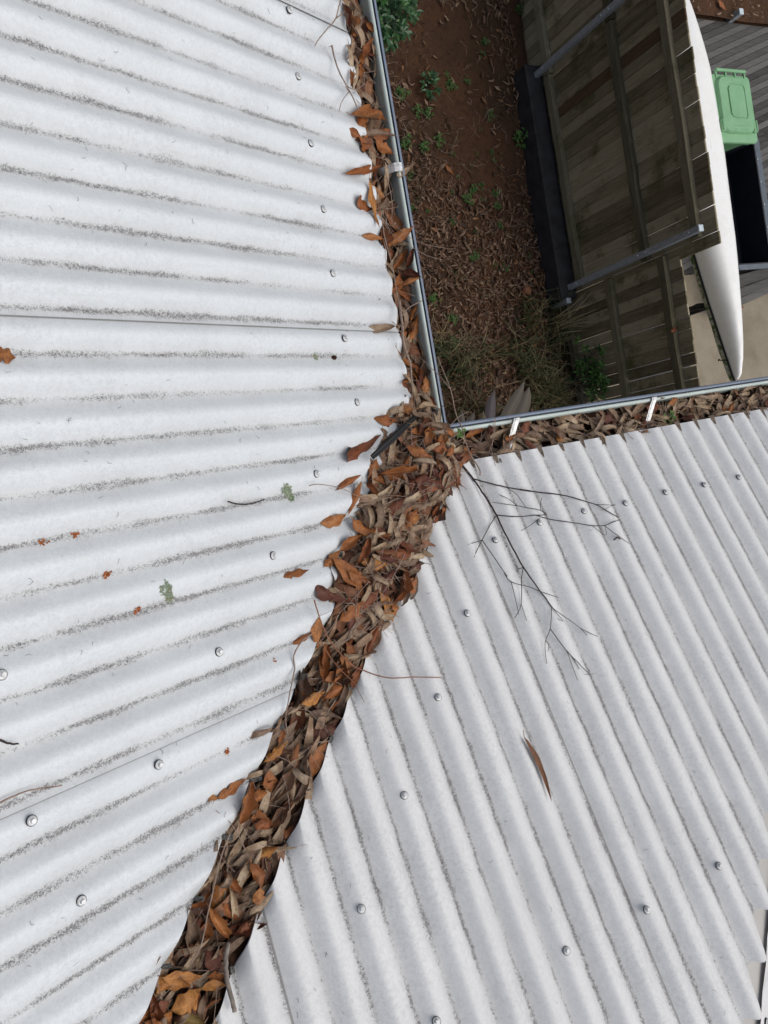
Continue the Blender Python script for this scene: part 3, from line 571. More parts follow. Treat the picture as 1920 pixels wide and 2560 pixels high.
for x, i in [(-.307, k + .5) for k in range(-10, 9, 2)][0:0] + [(-.308 + .004 * math.sin(k), k + .5) for k in range(-12, 9, 2)] + [(-.463, 10.5), (-.614, 12.5), (-.773, 14.5), (-.925, 16.5), (-1.085, 18.5), (-1.13, 16.45), (-1.131, 13.45), (-1.13, 9.5), (-1.13, 5.5), (-1.13, 1.5), (-1.13, -2.5)]:
    up = .003 if any(abs(i - h + .7) < 1.2 for h in (-3.8, 6.2, 16.2)) else 0
    screw(x, Y0 - P * i, (.415, 0, .91), onA_(x, i) + up, roofL, jit)
for y, i in [(-.317, -9.5), (-.300, -7.5), (-.296, -5.5), (-.299, -3.55), (-.294, -1.55), (-.297, .48), (-.298, 2.45), (-.3, 4.5), (-.3, 6.5), (-.466, -11.55), (-.619, -13.5), (-.774, -15.5), (-.926, -17.6), (-1.136, -16.6), (-1.132, -12.5), (-1.131, -9.65), (-1.124, -6.6)]:
    up = .003 if any(abs(i - h + .7) < 1.2 for h in (-19.97, -9.97, .09)) else 0
    screw(X2 + P * i, y, (0, .415, .91), H0 - TP * y + AM + dent(i + 5, y) + .0008 + up, roofR, jit)
# grey foam tabs that close the troughs along the valley
def tab(L, w):
    mb = MB(); n = 7; v = []; f = []
    for i in range(n + 1):
        t = i / n; e = (w / 2) * (.55 + .45 * math.sin(math.pi * min(1, t + .25))) + jit.uniform(-.0015, .0015)
        for s, z in ((-1, .0012), (0, -.0004), (1, .0012)): v.append((L * (t - .6) + jit.uniform(-.0012, .0012), s * e, z + jit.uniform(0, .0006)))
    for i in range(n):
        for k in range(2): q = i * 3 + k; f.append((q, q + 3, q + 4, q + 1))
    mb.add(v, f); o = mb.build('sealing_tab', M['tab']); mo = o.modifiers.new('so', 'SOLIDIFY'); mo.thickness = .0025; return o
def tabs():
    for k in range(13, 24):
        y = Y0 - P * (k + .0); x = y + VA; o = tab(jit.uniform(.016, .034), jit.uniform(.007, .012))
        o.location = (x + .003, y + .001, H0 - TP * x - AM + .0032); o.rotation_euler = (jit.uniform(-.15, .15), R(23), math.pi + jit.uniform(-.35, .1)); par(o, roofL)
    for k in range(-22, -12):
        x = X2 + P * (k + .0); y = x - VB; o = tab(jit.uniform(.014, .030), jit.uniform(.006, .011))
        o.location = (x + .001, y - .003, H0 - TP * y - AM + .0032); o.rotation_euler = (0, R(23), -math.pi / 2 + jit.uniform(-.2, .3)); par(o, roofR)
    for k in range(-9, 11):
        x = X2 + P * k; mb = MB(); w = .019 + jit.random() * .011
        mb.add([(-w / 2, .012, 0), (w / 2, .012, 0), (w * .12, -.019 - jit.random() * .016, .001), (-w * .08, -.018, .001), (-w / 2, .012, -.004), (w / 2, .012, -.004)], [(0, 3, 2, 1), (0, 1, 5, 4), (1, 2, 5), (0, 4, 3)])
        o = mb.build('dirt_plug', M['plug']); o.location = (x, EB - .004, H0 - TP * EB - AM + .0035); o.rotation_euler = (R(-22), 0, 0); par(o, roofR)
tabs()
# hip end on the far right: flashing strip and the start of the next slope
mb = MB(); a = Vector((1.55, 0, H0)); d = Vector((-1, -1, TP))
def hipstrip(o1, o2, dz1, dz2):
    pts = []
    for t in (0.02, .6, 1.2, 2.3):
        for o_, dz in ((o1, dz1), (o2, dz2)): pts.append((1.535 - t + o_ * .7, -t - o_ * .7, H0 + TP * t + dz))
    return pts
p_ = hipstrip(-.025, .06, -.023, -.021); mb.add(p_, [(2 * i, 2 * i + 1, 2 * i + 3, 2 * i + 2) for i in range(3)])
par(mb.build('hip_flashing', M['flash']), roofR)
roofE = tag(empty('roof_slope', (1.7, -.9, .1)), 'strip of white roof beyond the scalloped hip edge in the lower right corner', 'roof')
v = []; uvs = []; f = []
for i in range(61):
    yy = .0 - 2.3 * i / 60
    for j in range(9):
        xx = 1.55 + yy + .052 + 2.0 * j / 8; v.append((xx, yy, H0 + TP * (1.55 - xx) - .004 + .2 * wave(yy / P))); uvs.append((yy / P, j * .1))
for i in range(60):
    for j in range(8): q = i * 9 + j; f.append((q, q + 9, q + 10, q + 1))
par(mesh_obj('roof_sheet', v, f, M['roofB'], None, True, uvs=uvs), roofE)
screw(.21, -1.44, (.41, 0, .91), H0 + TP * (1.55 - .21) - .001, roofE, jit)
# valley pan under the leaves
pan = tag(empty('valley_gutter', (-.6, -.6, H0 + TP * .6 - .03)), 'dark valley tray between the two roof slopes filled with dead leaves', 'valley')
v = []; f = []
for t in (-.02, .5, 1.0, 1.6, 2.4):
    for o_, dz in ((-.20, .035), (-.075, -.030), (.065, -.030), (.19, .035)): v.append((-t + o_ * .6, -t - o_ * .6, H0 + TP * t + dz - .012))
for i in range(4):
    for j in range(3): q = i * 4 + j; f.append((q, q + 4, q + 5, q + 1))
par(mesh_obj('valley_tray', v, f, M['steel']), pan)

# ---------------------------------------------------------------- gutters
def gutter_run(axis, L0, L1, label):
    g = tag(empty('roof_gutter', (0, L0, 0) if axis == 'y' else (L0, 0, 0)), label, 'gutter')
    def run(name, prof, mats, idx, smooth=True, mit=True):
        v = []; f = []; n = len(prof)
        for e in (0, 1):
            for (o_, z_) in prof:
                t = (o_ if mit else L0) if e == 0 else L1
                v.append((o_, t, z_) if axis == 'y' else (t, o_, z_))
        for i in range(n - 1): f.append((i, i + 1, n + i + 1, n + i) if axis == 'x' else (i, n + i, n + i + 1, i + 1))
        o = mesh_obj(name, v, f, mats, None, smooth); o.data.polygons.foreach_set('material_index', idx)
        mo = o.modifiers.new('es', 'EDGE_SPLIT'); mo.split_angle = R(50)
        return par(o, g)
    bead = []; n = 16; rx, rz = .0067, .006
    for k in range(n + 1):
        q = -2.4 + 4.3 * k / n; bead.append((-rx + rx * math.cos(q), -rz + rz * math.sin(q)))
    run('lip_bead', bead, [M['gut_out'], M['gut_in']], [0] * n)
    run('inner_lip', [(-.0245, -.006), (-.0232, -.0015), (-.0205, .0006), (-.0165, .0007), (-.0142, -.0004), (-.0132, -.0030)], [M['gut_in']], [0] * 5)
    inn = [(-.0235, -.005), (-.0245, -.02), (-.028, -.05), (-.04, -.085), (-.13, -.088), (-.135, -.005)]
    run('inner_face', inn, [M['gut_in']], [0] * 5, False)
    out = [(-.001, -.009), (-.008, -.02), (-.012, -.05), (-.02, -.088), (-.14, -.091), (-.1385, -.004)]
    run('outer_face', out, [M['gut_out']], [0] * 5, False)
    return g
gL = gutter_run('y', 0.0, 3.0, 'blue grey gutter along the left roof filled with orange brown leaves')
gR = gutter_run('x', 0.0, 1.75, 'blue grey gutter along the right roof filled with tan leaves and two silver straps')
mb = MB(); mb.box((-.0045, -.010, -.028), (.009, .014, .052), bev=.002); par(mb.build('corner_joint', M['gut_out']), gL)
def strap(c, w, axis, parent, r0, r1):
    pts = [(-.012, .0055), (-.02, .0068), (-.035, .002), (-.075, -.006), (-.098, -.012), (-.112, -.03), (-.14, -.032)] if axis == 'x' else [(-.012, .0055), (-.02, .0064), (-.032, .002), (-.046, -.018), (-.07, -.04), (-.112, -.04), (-.135, -.04)]
    v = []; f = []
    for (o_, z_) in pts:
        for s in (-1, -.6, -.5, .5, .6, 1):
            zz = z_ + (.0015 if abs(s) < .55 else (0 if abs(s) > .9 else 0.0))
            t = c + s * w / 2 + (-.002 - o_) * r0
            v.append((o_, t, zz) if axis == 'y' else (t, o_, zz))
    for i in range(len(pts) - 1):
        for j in range(5): q = i * 6 + j; f.append((q, q + 6, q + 7, q + 1))
    o = mesh_obj('gutter_strap', v, f, M['strap'], None, False); mo = o.modifiers.new('so', 'SOLIDIFY'); mo.thickness = .0015; return par(o, parent)
strap(.683, .022, 'y', gL, 0, 0); strap(.224, .019, 'x', gR, -.42, 0); strap(.742, .019, 'x', gR, -.42, 0)
# house walls below the eaves
for nm, c, dm, lab in (('house_wall', (-.56, 1.25, -2.3), (.2, 3.4, 4.2), 'cream wall under the left eave'), ('house_wall', (.62, -.56, -2.3), (2.56, .2, 4.2), 'cream wall under the right eave')):
    mb = MB(); mb.box(c, dm); o = mb.build(nm, M['wall']); tag(o, lab + ' below the gutter', 'wall')
    mb = MB()
    if dm[0] < dm[1]: mb.box((-.15, 1.5, -.09), (.018, 3.3, .16)); mb.box((-.30, 1.25, -.175), (.28, 2.75, .01))
    else: mb.box((.8, -.15, -.09), (1.9, .018, .16)); mb.box((.72, -.30, -.175), (2.2, .28, .01))
    mb.build('fascia', M['wall'], o)

# ---------------------------------------------------------------- ground, fence and yard
GZ, LZ = -4.35, -5.05
def gridmesh(name, x0, x1, nx, y0, y1, ny, zf, mat, kind='structure'):
    v = []; f = []
    for i in range(nx + 1):
        for j in range(ny + 1):
            x = x0 + (x1 - x0) * i / nx; y = y0 + (y1 - y0) * j / ny; v.append((x, y, zf(x, y)))
    for i in range(nx):
        for j in range(ny): q = i * (ny + 1) + j; f.append((q, q + ny + 1, q + ny + 2, q + 1))
    return tag(mesh_obj(name, v, f, mat, None, True), kind=kind)
def yz(x, y): return GZ + .018 * math.sin(x * 2.1 + y * 1.3) + .012 * math.sin(x * 5 - y * 4.1) + max(0, (y - 2.2)) * .03 - max(0, .8 - y) * .03
gridmesh('ground', -80, 80, 8, -80, 80, 8, lambda x, y: LZ - .03, M['soil'])
gridmesh('yard_soil', -1.2, 4.09, 60, -.6, 9, 90, yz, M['soil'])
gridmesh('concrete_slab', 4.3, 12, 4, -3, 1.62, 4, lambda x, y: LZ, M['concrete'])
o = mesh_obj('dark_pavement', [(7.36, 1.50, LZ + .004), (8.8, 1.15, LZ + .004), (9.5, 1.15, LZ + .004), (9.5, 1.60, LZ + .004), (7.4, 1.60, LZ + .004)], [(0, 1, 2, 3, 4)], M['asphalt']); tag(o, kind='structure')
o = mesh_obj('drain_strip', [(5.3, -1.5, LZ + .004), (6.34, -1.5, LZ + .004), (6.36, 0.0, LZ + .004), (6.56, 1.32, LZ + .004), (6.56, 1.6, LZ + .004), (5.3, 1.6, LZ + .004)], [(0, 1, 2, 3, 4, 5)], M['asphalt']); tag(o, kind='structure')
gridmesh('garden_soil', 4.3, 14, 20, 4.74, 10, 10, lambda x, y: LZ + .07 + .02 * math.sin(x * 4) * math.sin(y * 5) + (y - 4.74) * .1, M['soil'])

fence = tag(empty('paling_fence', (4.08, 1.3, GZ)), 'dark weathered timber paling fence with steel posts between yard and boat', 'fence')
def palings(y0, y1, zt, zb, gap, seed, x=4.115):
    rr = random.Random(seed); mb = MB(); rust = MB(); y = y0
    while y < y1:
        w = .0975 + rr.uniform(-.002, .002); g = gap * rr.uniform(.2, 1.6) if rr.random() < .75 else gap * 3 * rr.random()
        tone = rr.random() if rr.random() > .07 else 1.0
        (rust if y < 2.97 < y + w else mb).box((x + rr.uniform(-.0045, .0045), y + w / 2, (zt + zb) / 2 + rr.uniform(-.006, .006)), (.017, w, zt - zb), tone, rot=Matrix.Rotation(rr.uniform(-.004, .004), 3, 'X'), bev=.004)
        y += w + g
    if rust.v: par(tag(rust.build('rusty_paling', M['rust']), 'rust brown paling among the grey ones'), fence)
    return par(mb.build('paling_panel', M['fence']), fence)
palings(1.20, 7.0, -2.455, -4.6, .0020, 1); palings(-1.4, 1.19, -2.85, -4.9, .0042, 2)
def rail(y0, y1, z, seed, x=4.075, h=.075):
    rr = random.Random(seed); mb = MB(); n = int((y1 - y0) / .12); v = []; f = []
    for i in range(n + 1):
        y = y0 + (y1 - y0) * i / n; wz = .004 * math.sin(i * .7 + seed) + rr.uniform(-.0015, .0015)
        for dx, dz in ((-.024, -h / 2), (-.024, h / 2 - .004), (-.02, h / 2), (.028, h / 2 - .002), (.028, -h / 2)): v.append((x + dx + rr.uniform(-.001, .001), y, z + dz + wz))
    for i in range(n):
        for k in range(5): f.append((i * 5 + k, i * 5 + 5 + k, i * 5 + 5 + (k + 1) % 5, i * 5 + (k + 1) % 5))
    f += [(0, 1, 2, 3, 4), tuple(n * 5 + k for k in (4, 3, 2, 1, 0))]
    mb.add(v, f, rr.random()); return par(mb.build('rail', M['rail']), fence)
for z, s in ((-4.03, 1), (-3.19, 2), (-2.63, 3)): rail(1.30, 3.30, z, s); rail(3.31, 6.9, z + .015, s + 5)
for z, s in ((-4.28, 11), (-3.66, 12), (-3.02, 13)): rail(-1.35, 1.27, z, s)
for k, (py, zt) in enumerate(((1.345, -2.54), (3.355, -2.52), (5.4, -2.50), (-.75, -2.95))):
    mb = MB(); mb.box((4.018, py, (zt - 4.6) / 2), (.05, .05, zt + 4.6), bev=.004); p_ = par(mb.build('steel_post', M['galv']), fence)
    mb = MB(); mb.box((4.018, py, zt + .004), (.053, .053, .014), bev=.004); c = mb.build('post_cap', M['galv_cap']); c.parent = p_
    mb = MB()
    for zz in (-2.63, -3.10, -3.19, -4.0):
        if zz < zt - .05: mb.ball((3.992, py, zz), .007)
    c = mb.build('bolt', M['zinc']); c.parent = p_
wall = tag(empty('retaining_wall', (3.95, 2.3, GZ)), 'low charcoal sleeper wall along the foot of the fence', 'wall')
for y0, y1, x0, zt in ((1.245, 3.45, 3.90, -4.12),):
    mb = MB(); mb.box(((x0 + 4.085) / 2, (y0 + y1) / 2, zt - .2), (4.085 - x0, y1 - y0, .4), bev=.006); par(mb.build('sleeper', M['sleeper']), wall)
mb = MB(); mb.box((3.965, 1.215, -4.32), (.05, .05, .42), bev=.004); p_ = par(mb.build('short_post', M['galv']), wall)
mb = MB(); mb.box((3.965, 1.215, -4.105), (.053, .053, .014), bev=.004); c = mb.build('post_cap', M['galv_cap']); c.parent = p_

# boat hull lying keel up behind the fence
boat = tag(empty('boat_hull', (6.05, 2.4, -4.22)), 'long white boat hull turned keel up behind the fence', 'boat')
BTY = [.225, .235, .26, .31, .44, .92, 1.08, 1.7, 2.6, 3.54, 4.25, 4.5, 4.62]
BTL = [6.068, 6.062, 6.054, 6.044, 6.025, 5.945, 5.915, 5.815, 5.74, 5.78, 5.91, 5.97, 6.02]
BTR = [6.072, 6.085, 6.100, 6.112, 6.125, 6.175, 6.195, 6.285, 6.335, 6.29, 6.135, 6.06, 6.024]
def bw(y): return float(np.interp(y, BTY, BTR) - np.interp(y, BTY, BTL)) / 2
def bx(y): return float(np.interp(y, BTY, BTR) + np.interp(y, BTY, BTL)) / 2
def bz(y): return -4.22 + (.09 * ((2.4 - y) / 2.2) ** 2 if y < 2.4 else .05 * ((y - 2.4) / 2.2) ** 2)
ys = [.226, .231, .238, .25, .265, .285, .31, .35, .40] + list(np.linspace(.45, 4.4, 32)) + [4.5, 4.56, 4.61]
def hullsec(y):
    w = bw(y) + .003; h = .20 * (1 - abs((y - 2.42) / 2.2) ** 4) * min(1, bw(y) / .05) + .06 * min(1, bw(y) / .03) + .004; pts = []
    for k in range(17):
        a = math.pi * k / 16; c_, s_ = math.cos(a), math.sin(a)
        pts.append((bx(y) - w * (abs(c_) ** .8) * (1 if c_ > 0 else -1), y, bz(y) + h * (s_ ** .7)))
    return pts
v = []; f = []
for y in ys: v += hullsec(y)
for i in range(len(ys) - 1):
    for k in range(16): q = i * 17 + k; f.append((q, q + 1, q + 18, q + 17))
par(mesh_obj('hull', v, f, M['hull'], None, True), boat)
for sgn in (-1, 1):
    mb = MB(); v = []; f = []
    for y in ys:
        w = bw(y) + .006
        for dx, dz in ((-.012, 0), (.004, .014), (.012, .002), (.006, -.014)): v.append((bx(y) + sgn * (w + dx * 1), y, bz(y) - .002 + dz))
    for i in range(len(ys) - 1):
        for k in range(4): f.append((i * 4 + k, i * 4 + (k + 1) % 4, i * 4 + 4 + (k + 1) % 4, i * 4 + 4 + k))
    par(mesh_obj('rubber_trim', v, f, M['black'], None), boat)
v = []; f = []
for y in ys:
    w = bw(y) + .002
    for k in range(5): v.append((bx(y) + (k / 2 - 1) * w * .96, y, bz(y) - .012 - .05 * (1 - abs(k / 2 - 1) ** 3) - .06 * min(1, w / .08)))
    v.append((bx(y) + w, y, bz(y) - .01)); v.append((bx(y) - w, y, bz(y) - .01))
for i in range(len(ys) - 1):
    q = i * 7
    for k in range(4): f.append((q + k, q + 7 + k, q + 8 + k, q + k + 1))
    f.append((q + 4, q + 11, q + 12, q + 5)); f.append((q + 6, q + 13, q + 7, q))
par(mesh_obj('deck_side', v, f, M['hullside'], None, True), boat)
mb = MB(); mb.tube([(6.03, .46, -4.17), (5.97, .465, -4.18), (5.94, .47, -4.18)], .006); mb.ball((5.925, .475, -4.18), .014); par(mb.build('carry_toggle', M['black']), boat)
for y, lab in ((1.1, 'grey timber trestle under the near end of the white boat hull'), (3.6, 'grey timber trestle under the far end of the white boat hull')):
    t = tag(empty('trestle', (6.05, y, LZ)), lab, 'trestle', 'trestles under the boat')
    mb = MB(); mb.box((6.07, y, -4.385 if y > 2 else -4.37), (.30, .06, .05)); par(mb.build('beam', M['deck']), t)
    for dx in (-.24, .24): mb = MB(); mb.box((6.07 + dx * .5, y, -4.73), (.05, .05, .64)); par(mb.build('leg', M['deck']), t)

# green wheelie bin
bin_ = tag(empty('wheelie_bin', (6.51, 3.12, LZ)), 'green wheelie bin with closed lid standing beyond the boat', 'bin')
def rring(cx, cy, w, d, z, r=.06, n=5):
    pts = []
    for sx, sy, a0 in ((1, 1, 0), (-1, 1, 90), (-1, -1, 180), (1, -1, 270)):
        for k in range(n + 1):
            a = R(a0 + 90 * k / n); pts.append((cx + sx * (w / 2 - r) + r * math.cos(a), cy + sy * (d / 2 - r) + r * math.sin(a), z))
    return pts
def loft(rings, name, mat, parent, capt=True, capb=True, smooth=False):
    v = []; f = []; n = len(rings[0])
    for r_ in rings: v += r_
    for i in range(len(rings) - 1):
        for k in range(n): f.append((i * n + k, i * n + (k + 1) % n, i * n + n + (k + 1) % n, i * n + n + k))
    if capt: f.append(tuple((len(rings) - 1) * n + k for k in range(n)))
    if capb: f.append(tuple(range(n - 1, -1, -1)))
    o = mesh_obj(name, v, f, mat, None, smooth)
    if smooth: mo = o.modifiers.new('es', 'EDGE_SPLIT'); mo.split_angle = R(35)
    return par(o, parent)
BX, BY = 6.51, 3.10
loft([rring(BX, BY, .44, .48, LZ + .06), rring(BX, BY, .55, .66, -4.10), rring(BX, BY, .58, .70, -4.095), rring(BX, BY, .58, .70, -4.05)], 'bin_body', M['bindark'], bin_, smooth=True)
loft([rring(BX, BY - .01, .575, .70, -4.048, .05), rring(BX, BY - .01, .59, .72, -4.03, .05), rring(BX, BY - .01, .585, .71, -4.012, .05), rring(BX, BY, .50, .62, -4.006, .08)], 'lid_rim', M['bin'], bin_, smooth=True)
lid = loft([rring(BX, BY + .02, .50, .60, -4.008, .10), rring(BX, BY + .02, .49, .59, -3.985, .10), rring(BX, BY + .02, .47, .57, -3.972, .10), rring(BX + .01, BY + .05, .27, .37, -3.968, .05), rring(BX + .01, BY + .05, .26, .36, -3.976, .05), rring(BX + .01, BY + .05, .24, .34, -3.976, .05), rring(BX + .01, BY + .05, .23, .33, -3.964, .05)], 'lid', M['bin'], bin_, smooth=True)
for sx in (-1, 1):
    mb = MB(); mb.box((BX + sx * .245, BY - .20, -3.985), (.075, .13, .03), bev=.012); mb.box((BX + sx * .255, BY - .20, -3.968), (.02, .12, .012), bev=.004); par(mb.build('lid_grip', M['bin']), bin_)
mb = MB(); mb.tube([(BX - .22, BY + .385, -3.995), (BX + .22, BY + .385, -3.995)], .018, 10)
for dx in (-.215, -.07, .07, .215): mb.box((BX + dx, BY + .345, -4.01), (.018, .09, .022))
par(mb.build('handle', M['bin']), bin_)
mb = MB(); q = random.Random(2)
for row, (yy, n) in enumerate(((-.205, 13), (-.245, 9))):
    for k in range(n):
        if q.random() < .8: mb.box((BX - .11 + .2 * k / n + (.03 if row else 0), BY + yy, -3.9715), (.008, .014 if row == 0 else .010, .003))
par(mb.build('embossed_marks', M['bindark']), bin_)
for dx in (-.25, .25):
    mb = MB(); mb.tube([(BX + dx - .025, BY + .27, LZ + .10), (BX + dx + .025, BY + .27, LZ + .10)], .10, 16); par(mb.build('wheel', M['black']), bin_)

# timber deck, steel edged black trough and planks beyond the boat
mb = MB(); rr = random.Random(5); rot = Matrix.Rotation(R(20), 3, 'Z')
for k in range(-44, 60):
    oy = k * .075; c = rot @ Vector((0, oy, 0)); mb.box((8.2 + c.x, 3.1 + c.y, LZ - .01 + rr.uniform(-.003, .003)), (7, .070, .03), rr.random(), rot)
deck = mb
vv = [Vector(p) for p in deck.v]
o = deck.build('timber_deck', M['deck']); tag(o, 'weathered grey board deck under the green bin', 'deck')
bm = bmesh.new(); bm.from_mesh(o.data)
for co, no in (((0, 4.74, 0), (0, 1, 0)), ((0, 1.62, 0), (0, -1, 0)), ((5.4, 0, 0), (-1, 0, 0)), ((11, 0, 0), (1, 0, 0))):
    bmesh.ops.bisect_plane(bm, geom=bm.verts[:] + bm.edges[:] + bm.faces[:], plane_co=co, plane_no=no, clear_outer=True)
bm.to_mesh(o.data); bm.free()
tr = tag(empty('steel_trough', (7.24, 2.3, LZ)), 'black lined trough with dull steel rim beside the boat', 'trough')
mb = MB()
for c, d in (((7.24, 2.3, -4.99), (.56, 1.44, .02)), ((6.965, 2.3, -4.8), (.02, 1.44, .4)), ((7.525, 2.3, -4.8), (.02, 1.48, .4)), ((7.24, 1.59, -4.8), (.58, .02, .4)), ((7.24, 3.03, -4.8), (.56, .02, .4))): mb.box(c, d)
par(mb.build('liner', M['liner']), tr)
mb = MB(); mb.box((7.575, 2.3, -4.605), (.085, 1.56, .012)); mb.box((7.27, 1.555, -4.604), (.62, .06, .014)); par(mb.build('steel_rim', M['steel']), tr)
mb = MB(); mb.box((6.90, 2.3, -4.62), (.10, 1.42, .05), .3); par(mb.build('timber_edge', M['deck']), tr)
mb = MB()
for k in range(5): mb.ball((7.545, 1.75 + .27 * k, -4.598), .010)
par(mb.build('rivet', M['zinc']), tr)
for k, (y, z, w) in enumerate(((1.47, -4.66, .13), (1.36, -4.76, .10), (1.27, -4.88, .09))):
    mb = MB(); mb.box((7.75, y + .06, z), (1.9, w, .05), .35 + .25 * k, Matrix.Rotation(R(9 + k * 2), 3, 'Z'), bev=.004)
    o = mb.build('timber_plank', M['deck']); tag(o, ('upper grey plank against the near side of the steel trough', 'middle grey plank stacked below the steel trough', 'lowest grey plank beside the dark pavement')[k], 'plank', 'planks beside the trough')
gp = tag(empty('steel_stub_post', (8.01, 4.70, LZ)), 'short grey steel post at the edge of the garden litter behind the deck', 'post')
mb = MB(); mb.box((8.01, 4.78, -4.99), (.07, .07, .22), bev=.004); par(mb.build('post', M['galv']), gp); mb = MB(); mb.box((8.01, 4.78, -4.876), (.074, .074, .014), bev=.004); par(mb.build('post_cap', M['galv_cap']), gp)

# ---------------------------------------------------------------- leaves
def leaf_geo(L, W, curl, cup, twist, wavy, seed, nl=14, nw=6, narrow=False, petiole=.012, skew=.0):
    rr = random.Random(seed); v = []; f = []; uv = []; ph1, ph2 = rr.uniform(0, 6), rr.uniform(0, 6); tt, tear = rr.uniform(.3, .8), max(0, rr.uniform(-.6, .75))
    x = z = 0.0; a = curl * .5 * (-1); path = []
    n = nl
    for i in range(n + 1):
        path.append((x, z, a)); st = L / n; a += curl / n * (1 + .5 * math.sin(ph1 + 5 * i / n)); x += st * math.cos(a); z += st * math.sin(a)
    cx = (path[0][0] + path[-1][0]) / 2; cz = sum(p[1] for p in path) / len(path)
    for i, (px, pz, pa) in enumerate(path):
        t = i / n
        w = (math.sin(math.pi * t ** (.82 if not narrow else .75)) ** (1.12 if not narrow else .85)) * W / 2 * (1 + .07 * math.sin(ph1 * 3 + 19 * t)) + .0006
        if narrow: w *= (1 - .25 * t)
        ysk = skew * L * math.sin(math.pi * t)
        tw = twist * (t - .5)
        for j in range(nw + 1):
            s = j / nw * 2 - 1
            if s and not narrow: w_ = w; w = w * (1 - tear * math.exp(-((t - tt) / .05) ** 2)) if (s > 0) == (seed % 2 == 0) else w
            up = cup * abs(s) ** 1.4 * w * (1 if cup > 0 else 1) + wavy * W * math.sin(ph2 + t * 15 + (2 if s > 0 else 0)) * s * s * math.sin(math.pi * t)
            yy = s * w * math.cos(cup * .6 * abs(s)); hh = up
            yy, hh = yy * math.cos(tw) - hh * math.sin(tw), yy * math.sin(tw) + hh * math.cos(tw)
            v.append((px - cx - hh * math.sin(pa), yy + ysk, pz - cz + hh * math.cos(pa))); uv.append((t, s))
            if s and not narrow: w = w_
    W_ = nw + 1
    for i in range(n):
        for j in range(nw): q = i * W_ + j; f.append((q, q + W_, q + W_ + 1, q + 1))
    if petiole:
        b = len(v); p0 = v[nw // 2]; a0 = path[0][2]; pl = petiole
        for k in range(3):
            for (dy, dz) in ((-.0007, 0), (.0007, 0), (0, .0011)):
                v.append((p0[0] + .003 - (pl + .003) * k / 2 * math.cos(a0), p0[1] + dy + skew * 0 + .12 * pl * (k / 2) ** 2, p0[2] + dz - (pl) * k / 2 * math.sin(a0) + .1 * pl * (k / 2) ** 2)); uv.append((0, .1))
        for k in range(2):
            for j in range(3): f.append((b + k * 3 + j, b + k * 3 + (j + 1) % 3, b + k * 3 + 3 + (j + 1) % 3, b + k * 3 + 3 + j))
    return v, f, uv
rl = random.Random(21); BROAD = []; NARROW = []
for i in range(12):
    BROAD.append(dict(curl=rl.choice((-1, 1)) * rl.uniform(.3, 1.5), cup=rl.choice((.35, .7, 1.1, -.4, -.9, .2, 1.3)), twist=rl.uniform(-1.1, 1.1), wavy=rl.uniform(.06, .24), seed=i, skew=rl.uniform(-.10, .10)))
for i in range(12):
    NARROW.append(dict(curl=rl.choice((-1, 1, -1)) * rl.uniform(.5, 2.8), cup=rl.choice((.5, .9, -.6, .2)), twist=rl.uniform(-1.4, 1.4), wavy=rl.uniform(.0, .08), seed=50 + i, narrow=True, skew=rl.uniform(-.17, .17)))
NARROW[5].update(curl=.35, cup=.5, twist=.3, skew=.12)
MESH = {}
def leaf_mesh(kind, var):
    nar = kind in 'tb'; key = (kind, var)
    if key not in MESH:
        L, W = (.11, .020) if nar else (.09, .034)
        v, f, uv = leaf_geo(L, W, **(NARROW if nar else BROAD)[var])
        me = bpy.data.meshes.new('leaf'); me.from_pydata(v, [], f); ul = me.uv_layers.new(name='UVMap')
        li = np.empty(len(me.loops), dtype=np.int32); me.loops.foreach_get('vertex_index', li); ul.data.foreach_set('uv', np.asarray(uv, dtype=np.float32)[li].ravel())
        me.polygons.foreach_set('use_smooth', [True] * len(me.polygons)); me.materials.append(M[kind]); MESH[key] = (me, L, W)
    return MESH[key]

# height map of roof and gutter floor, the leaves are dropped on it one by one
CELL = .005; X0, Y0m = -1.5, -1.5; NX, NY = 640, 780
gx = X0 + (np.arange(NX) + .5) * CELL; gy = Y0m + (np.arange(NY) + .5) * CELL; GX, GY = np.meshgrid(gx, gy, indexing='ij')
za = H0 - TP * GX - AM * np.cos(2 * np.pi * (Y0 - GY) / P); zb = H0 - TP * GY - AM * np.cos(2 * np.pi * (GX - X2) / P)
HM = np.full((NX, NY), -.06); K_ = GX - GY; SS = -(GX + GY) / 2
val = (SS > .06) & (K_ > VA) & (K_ < VB)
HM[val] = (H0 + TP * SS - .016 + .018 * sst(.015, .075, K_) + .010 * sst(.04, .105, -K_))[val]
inA = (GX <= EA) & (K_ <= VA); inB = (GY <= EB) & (K_ >= VB)
HM[inA] = za[inA]; HM[inB] = zb[inB]
bead = ((GX > -.024) & (GX < 0) & (GY > -.024)) | ((GY > -.024) & (GY < 0) & (GX > -.024)); HM[bead] = .002
yard = (GX > 0) & (GY > 0); HM[yard] = -.02
